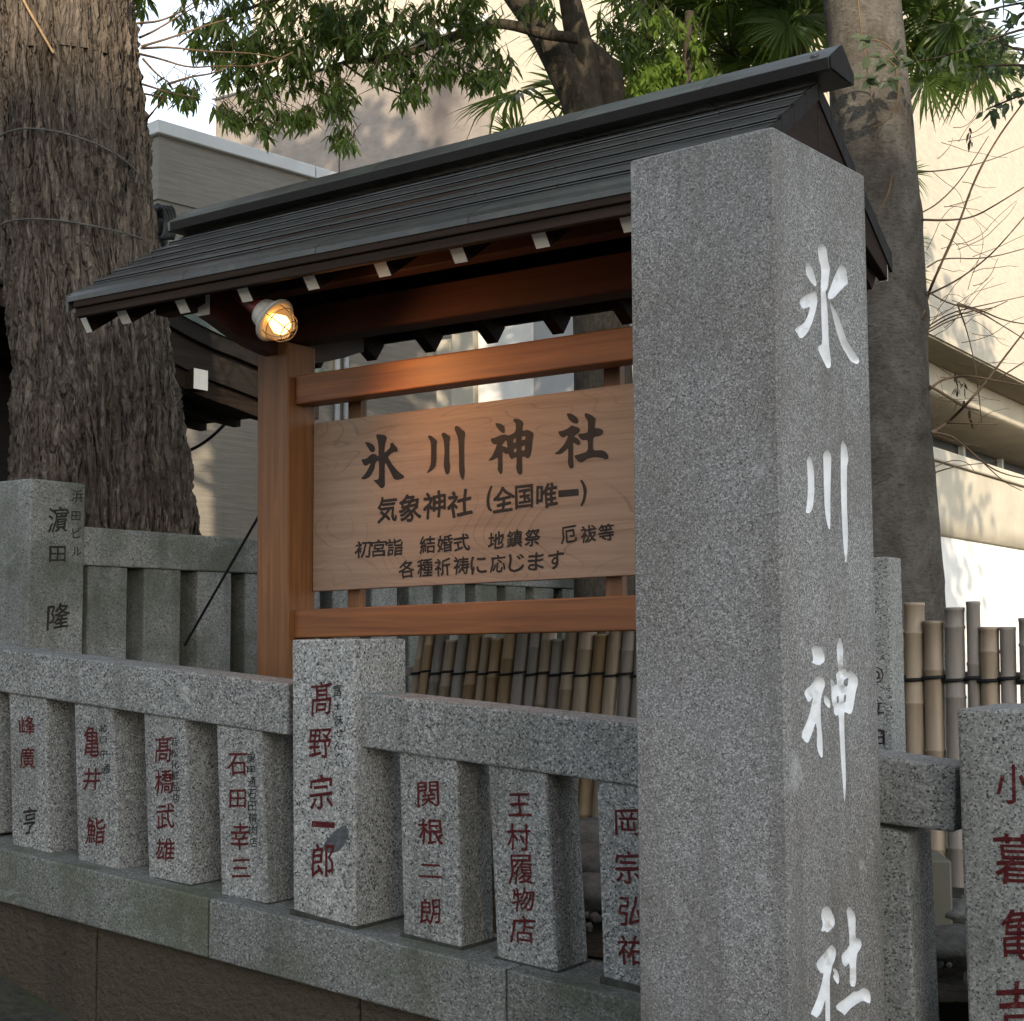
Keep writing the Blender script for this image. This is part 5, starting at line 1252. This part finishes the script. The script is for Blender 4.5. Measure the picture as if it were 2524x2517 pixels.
# ------------------------------------------------------------------ shrine hall roof behind the big trunk
def hall():
    c = at(760, 930, 10.2); fr = Frame((c.x, c.y, 0), pi / 2 - A)      # X runs away to the right, Y to the far left
    T = thing('shrine_hall', 'dark wooden shrine hall with sweeping curved roof behind the big tree', 'shrine hall', fr)
    v = lambda u, w_: fr.xz(u, w_, 0)
    verd = M('verdigris_roof_edge', .6, .4); n = verd.noise(9, None, 5); verd.set('Base Color', verd.ramp(n, [(.3, (.045, .06, .058)), (.7, (.13, .165, .155))]))
    top = [(-800, 260), (-200, 480), (200, 640), (400, 752), (470, 792), (530, 822), (590, 846), (650, 872), (720, 905), (800, 930)]
    P = [v(u, w_) for u, w_ in top]
    def band(name, d0, d1, y0, y1, mat, dx=0):
        bm = bmesh.new(); prev = None
        for k, (x, z) in enumerate(P):
            r = [bm.verts.new((x + dx, y, z - d)) for y, d in ((y0, d0), (y1, d0), (y1, d1), (y0, d1))]
            if prev:
                for j in range(4): bm.faces.new((prev[j], r[j], r[(j + 1) % 4], prev[(j + 1) % 4]))
            else: bm.faces.new(r)
            prev = r
        bm.faces.new(prev[::-1]); bmesh.ops.recalc_face_normals(bm, faces=bm.faces); return obj(name, bm, mat, T)
    band('roof_edge', -.05, .0, -.02, 8, verd.m)
    band('rake_tiles', .0, .10, .0, 8, m_fascia)
    band('bargeboard', .101, .29, .05, .12, w_hall)
    band('lower_bargeboard', .29, .40, .09, .15, w_dark_x)
    band('soffit', .20, .23, .2, 7.8, w_hall)
    for k in range(22):
        y = .45 + .34 * k; band('rafter', .231, .28, y, y + .07, w_hall)
    b = v(502, 934); s = .125
    bo = obj('beam', bbox_bm(b[0] - s * .55, b[0] + s * .45, .02, 6, b[1] - s * .55, b[1] + s * .5, .004), w_dark_x, T)
    bm = bmesh.new(); vs = [bm.verts.new(p) for p in ((b[0] - s * .54, .018, b[1] - s * .54), (b[0] + s * .44, .018, b[1] - s * .54), (b[0] + s * .44, .018, b[1] + s * .49), (b[0] - s * .54, .018, b[1] + s * .49))]
    bm.faces.new(vs); obj('painted_end', bm, white_paint, bo)
    # wall far back under the eave and left part
    obj('wall', bbox_bm(-7, P[-1][0] - 1.25, 1.3, 7.6, INNER - .1, P[3][1] - .3), w_hall, T)
    # scalloped tile ends along the low eave
    x, z = P[-1]; til = flat('dark_roof_tile', (.03, .032, .036), .5, .4, .3, 6)
    for k in range(26):
        bm = bmesh.new(); y = .1 + .3 * k; tube(bm, [(x - .35, y, z + .16), (x + .03, y, z + .02)], .075, 12); obj('eave_tile', bm, til, T, True)
    # ornamental ridge-end tile
    og = bmesh.new(); cx, cz = v(388, 560)
    for (u, w_, rr) in ((372, 530, 20), (392, 520, 20), (408, 545, 22), (412, 570, 20), (390, 560, 26), (370, 575, 22), (400, 592, 18), (380, 605, 20)):
        a_, b_ = v(u, w_); bmesh.ops.create_icosphere(og, subdivisions=2, radius=rr / FOC * 9.3, matrix=Matrix.Translation((a_, .0, b_)) @ Matrix.Diagonal((1, .6, 1, 1)))
    for i in range(4):
        pts = [v(372 + i * 9 + 16 * cos(t) * (1 - .12 * i), 556 + 40 * sin(t)) for t in np.linspace(-1.9, 1.2, 8)]
        tube(og, [(a_, -.075, b_) for a_, b_ in pts], .016, 6)
    obj('ridge_end_tile', og, til, T, True)
    cab = bmesh.new(); l = [(395, 1120), (450, 1118), (490, 1100), (525, 1075), (560, 1040)]
    tube(cab, smooth_line([(fr.loc(at(u, w_, 11.2))) for u, w_ in l], 2), .012, 6)
    obj('hanging_cable', cab, wire_m, T, True)
hall()

# ------------------------------------------------------------------ buildings behind
def buildings():
    A2 = radians(42); c = at(392, 330, 14.0)
    fr = Frame((c.x, c.y, 0), pi / 2 - A2)      # X away to the right, Y far left
    T = thing('concrete_building', 'low grey ribbed concrete building with a pale metal coping behind the shrine hall', 'building', fr)
    zt_ = fr.xz(392, 325)[1]; zg = fr.xz(400, 497)[1]
    obj('wall', bbox_bm(0, 16, 0, 7, zg + .02, zt_ - .03), c_grey, T)
    obj('wall_recess', bbox_bm(.02, 16, .02, 7, zg - .04, zg + .03), c_grey, T)
    obj('lower_wall', bbox_bm(0, 16, 0, 7, INNER - .2, zg - .03), c_grey, T)
    cs = [-.06, 1.9, 4.2, 6.5, 8.8, 11, 13.5, 16]
    for a, b in zip(cs, cs[1:]): obj('coping', bbox_bm(a + .006, b - .006, -.06, 7.0, zt_ - .03, zt_ + .10, .008), c_coping, T)
    pipe = bmesh.new(); x = fr.xz(822, 950)[0]
    for dx in (0, .12): tube(pipe, [(x + dx, -.06, 1), (x + dx, -.06, zt_ - .1)], .03, 8)
    obj('downpipe', pipe, grey_wall_m, T, True)
    # tall block
    c = at(1206, 300, 18.0); fr = Frame((c.x, c.y, 0), -A)      # X right-near, Y away right
    T = thing('tower_block', 'tall windowless pinkish concrete block with a dark rain stain, behind the leaves', 'building', fr)
    xl = fr.xz(532, 260)[0]; zt_ = fr.xz(532, 246)[1]
    m = M('stained_pink_concrete', .88, .15)
    n = m.noise(1.0, m.map((5, 5, 11)), 6, .65); b = m.noise(.9, None, 5, .6)
    cc = m.ramp(n, [(.3, (.235, .20, .172)), (.7, (.31, .27, .235))]); cc = m.mix(m.ramp(b, [(.45, 0.0), (.75, .3)]), cc, (.2, .17, .15))
    sx, sz = fr.xz(1085, 240)
    sp = m.sep(); d1 = m.math('ABSOLUTE', m.math('SUBTRACT', sp[0], sx)); wob = m.math('MULTIPLY', m.noise(3, None, 4), .5)
    st = m.ramp(m.math('ADD', d1, m.math('SUBTRACT', wob, .25)), [(.05, 1.0), (.42, 0.0)]); hz = m.ramp(m.math('MULTIPLY', m.math('SUBTRACT', sp[2], sz - 1.1), .5), [(.0, 0.0), (.45, .95)])
    cc = m.mix(m.math('MULTIPLY', st, hz), cc, (.085, .075, .075)); m.set('Base Color', cc); m.bump(n, .4, .03)
    xj = fr.xz(836, 350)[0]; xj2 = fr.xz(842, 350)[0]
    obj('wall', bbox_bm(xl, xj - .015, 0, 6, 0, zt_), m.m, T); obj('wall', bbox_bm(xj + .015, -.002, 0, 6, 0, zt_), m.m, T)
    obj('joint', bbox_bm(xj - .02, xj + .02, .05, 5.9, 0, zt_ - .1), c_coping, T)
    obj('coping', bbox_bm(xl - .05, -.01, -.06, 6.05, zt_ + .001, zt_ + .12), c_coping, T)
    T = thing('cream_building', 'sunlit cream rendered building seen behind the palm fronds', 'building', fr)
    obj('wall', bbox_bm(-4, 0, .05, 9, 0, zt_ + 3), c_cream, T)
    # annex glimpsed under the roof of the notice stand
    c = at(1312, 960, 13.0); fr = Frame((c.x, c.y, 0), -A)
    T = thing('white_annex', 'bright white annex glimpsed between the roof and the signboard', 'building', fr)
    xa = fr.xz(1172, 950)[0]; zt2 = fr.xz(1300, 790)[1]
    obj('wall', bbox_bm(xa + .03, -.002, 0, 2.2, INNER - .1, zt2), c_white, T)
    obj('side_wall', bbox_bm(-.05, 1.4, .03, 3.0, INNER - .1, zt2 + .02), grey_wall_m, T)  # grey colour stands in for shade on this annex face
    xb = fr.xz(1060, 950)[0]
    obj('pier', bbox_bm(fr.xz(1120, 950)[0], xa + .0, -.04, 2.2, INNER - .1, zt2 + .02), c_cream2, T)
    obj('wall', bbox_bm(xb, fr.xz(1120, 950)[0] - .01, .1, 2.2, INNER - .1, zt2 - .04), c_cream, T)
    # right-hand building
    c = at(2300, 850, 13.0); fr = Frame((c.x, c.y, 0), pi / 2 - A)
    T = thing('cream_apartment', 'large sunlit cream building with curved canopy and balcony at the right edge', 'building', fr)
    zs = fr.xz(2300, 826)[1]; X0, X1 = -.9, 26
    ztop = fr.xz(2399, 47)[1]
    obj('upper_wall', bbox_bm(X0, X1, 0, 1.0, zs, ztop), c_cream, T)
    obj('parapet_cap', bbox_bm(X0 - .05, X1, -.05, 1.02, ztop + .001, ztop + .12), c_coping, T)
    obj('soffit', bbox_bm(X0, X1, .02, .6, zs - .02, zs - .002), c_tan, T)
    zc = zs - .03; zl = fr.xz(2296, 1062, .9)[1]
    def extr(name, prof, mat, x0=X0, x1=X1):
        bm = bmesh.new(); a = [bm.verts.new((x0, y, z)) for y, z in prof]; b = [bm.verts.new((x1, y, z)) for y, z in prof]
        for j in range(len(prof) - 1): bm.faces.new((a[j], b[j], b[j + 1], a[j + 1]))
        return obj(name, bm, mat, T, True)
    H = zc - zl
    prof = [(.40, zc), (.43, zc - H * .52)] + [(.43 + .9 * (1 - cos(t)), zc - H * .52 - H * .20 * sin(t)) for t in np.linspace(.15, pi / 2, 9)] + [(3.6, zc - H * .73)]
    extr('curved_canopy', prof, c_cream2)
    obj('recess', bbox_bm(X0, X1, 1.34, 2.2, zl - 1.2, zc - H * .735), dark_gap, T)
    for k in range(9): obj('mullion', bbox_bm(.15 + k * 1.6, .23 + k * 1.6, 1.27, 1.335, zl - .8, zc - H * .74), c_coping, T)
    zp1 = fr.xz(2296, 1103, .35)[1]; zp0 = fr.xz(2310, 1312, .35)[1]
    obj('balcony_rail', bbox_bm(X0, X1, .30, .62, zp1 - .12, zp1, .015, 2), c_cream2, T)
    extr('balcony_front', [(.34, zp1 - .13), (.35, zp1 - .2), (.42, zp0 + .2), (.46, zp0 + .02), (.55, zp0), (2.5, zp0)], c_cream2)
    obj('lower_wall', bbox_bm(X0, X1, .50, 1.6, INNER - .1, zp0 - .004), c_white, T)
    # block beyond, glimpsed through the palms
    c = at(1935, 150, 19.0); fr = Frame((c.x, c.y, 0), pi / 2 - A); T = thing('beige_block', 'plain beige block with white coping glimpsed left of the grey trunk', 'building', fr)
    z = fr.xz(1935, 78)[1]; obj('wall', bbox_bm(-.1, 4, 0, 4, 0, z), c_pink, T); obj('coping', bbox_bm(-.15, 4.05, -.05, 4, z + .001, z + .14), c_coping, T)
    # house across the street, unseen behind the viewer, sized so its shadow lies over the fence and the notice stand
    d = to_sun.copy(); hlen = 42; top = 4.02 + math.tan(SUN_EL) * hlen
    T = thing('opposite_house', 'plain rendered house across the street whose shadow covers the fence', 'building', loc=(0, 6.7 - hlen, 0))
    obj('wall', bbox_bm(-60, 6.5, -9, 0, 0, top - .3), c_cream, T)
    obj('roof_edge', bbox_bm(-60.2, 6.7, -9.2, .15, top - .3, top, .02), c_coping, T)
    for i in range(13):
        for j in range(5): obj('window', bbox_bm(-47 + i * 4, -45.2 + i * 4, .002, .03, 1.2 + j * 2.9, 2.6 + j * 2.9), dark_gap, T)
buildings()
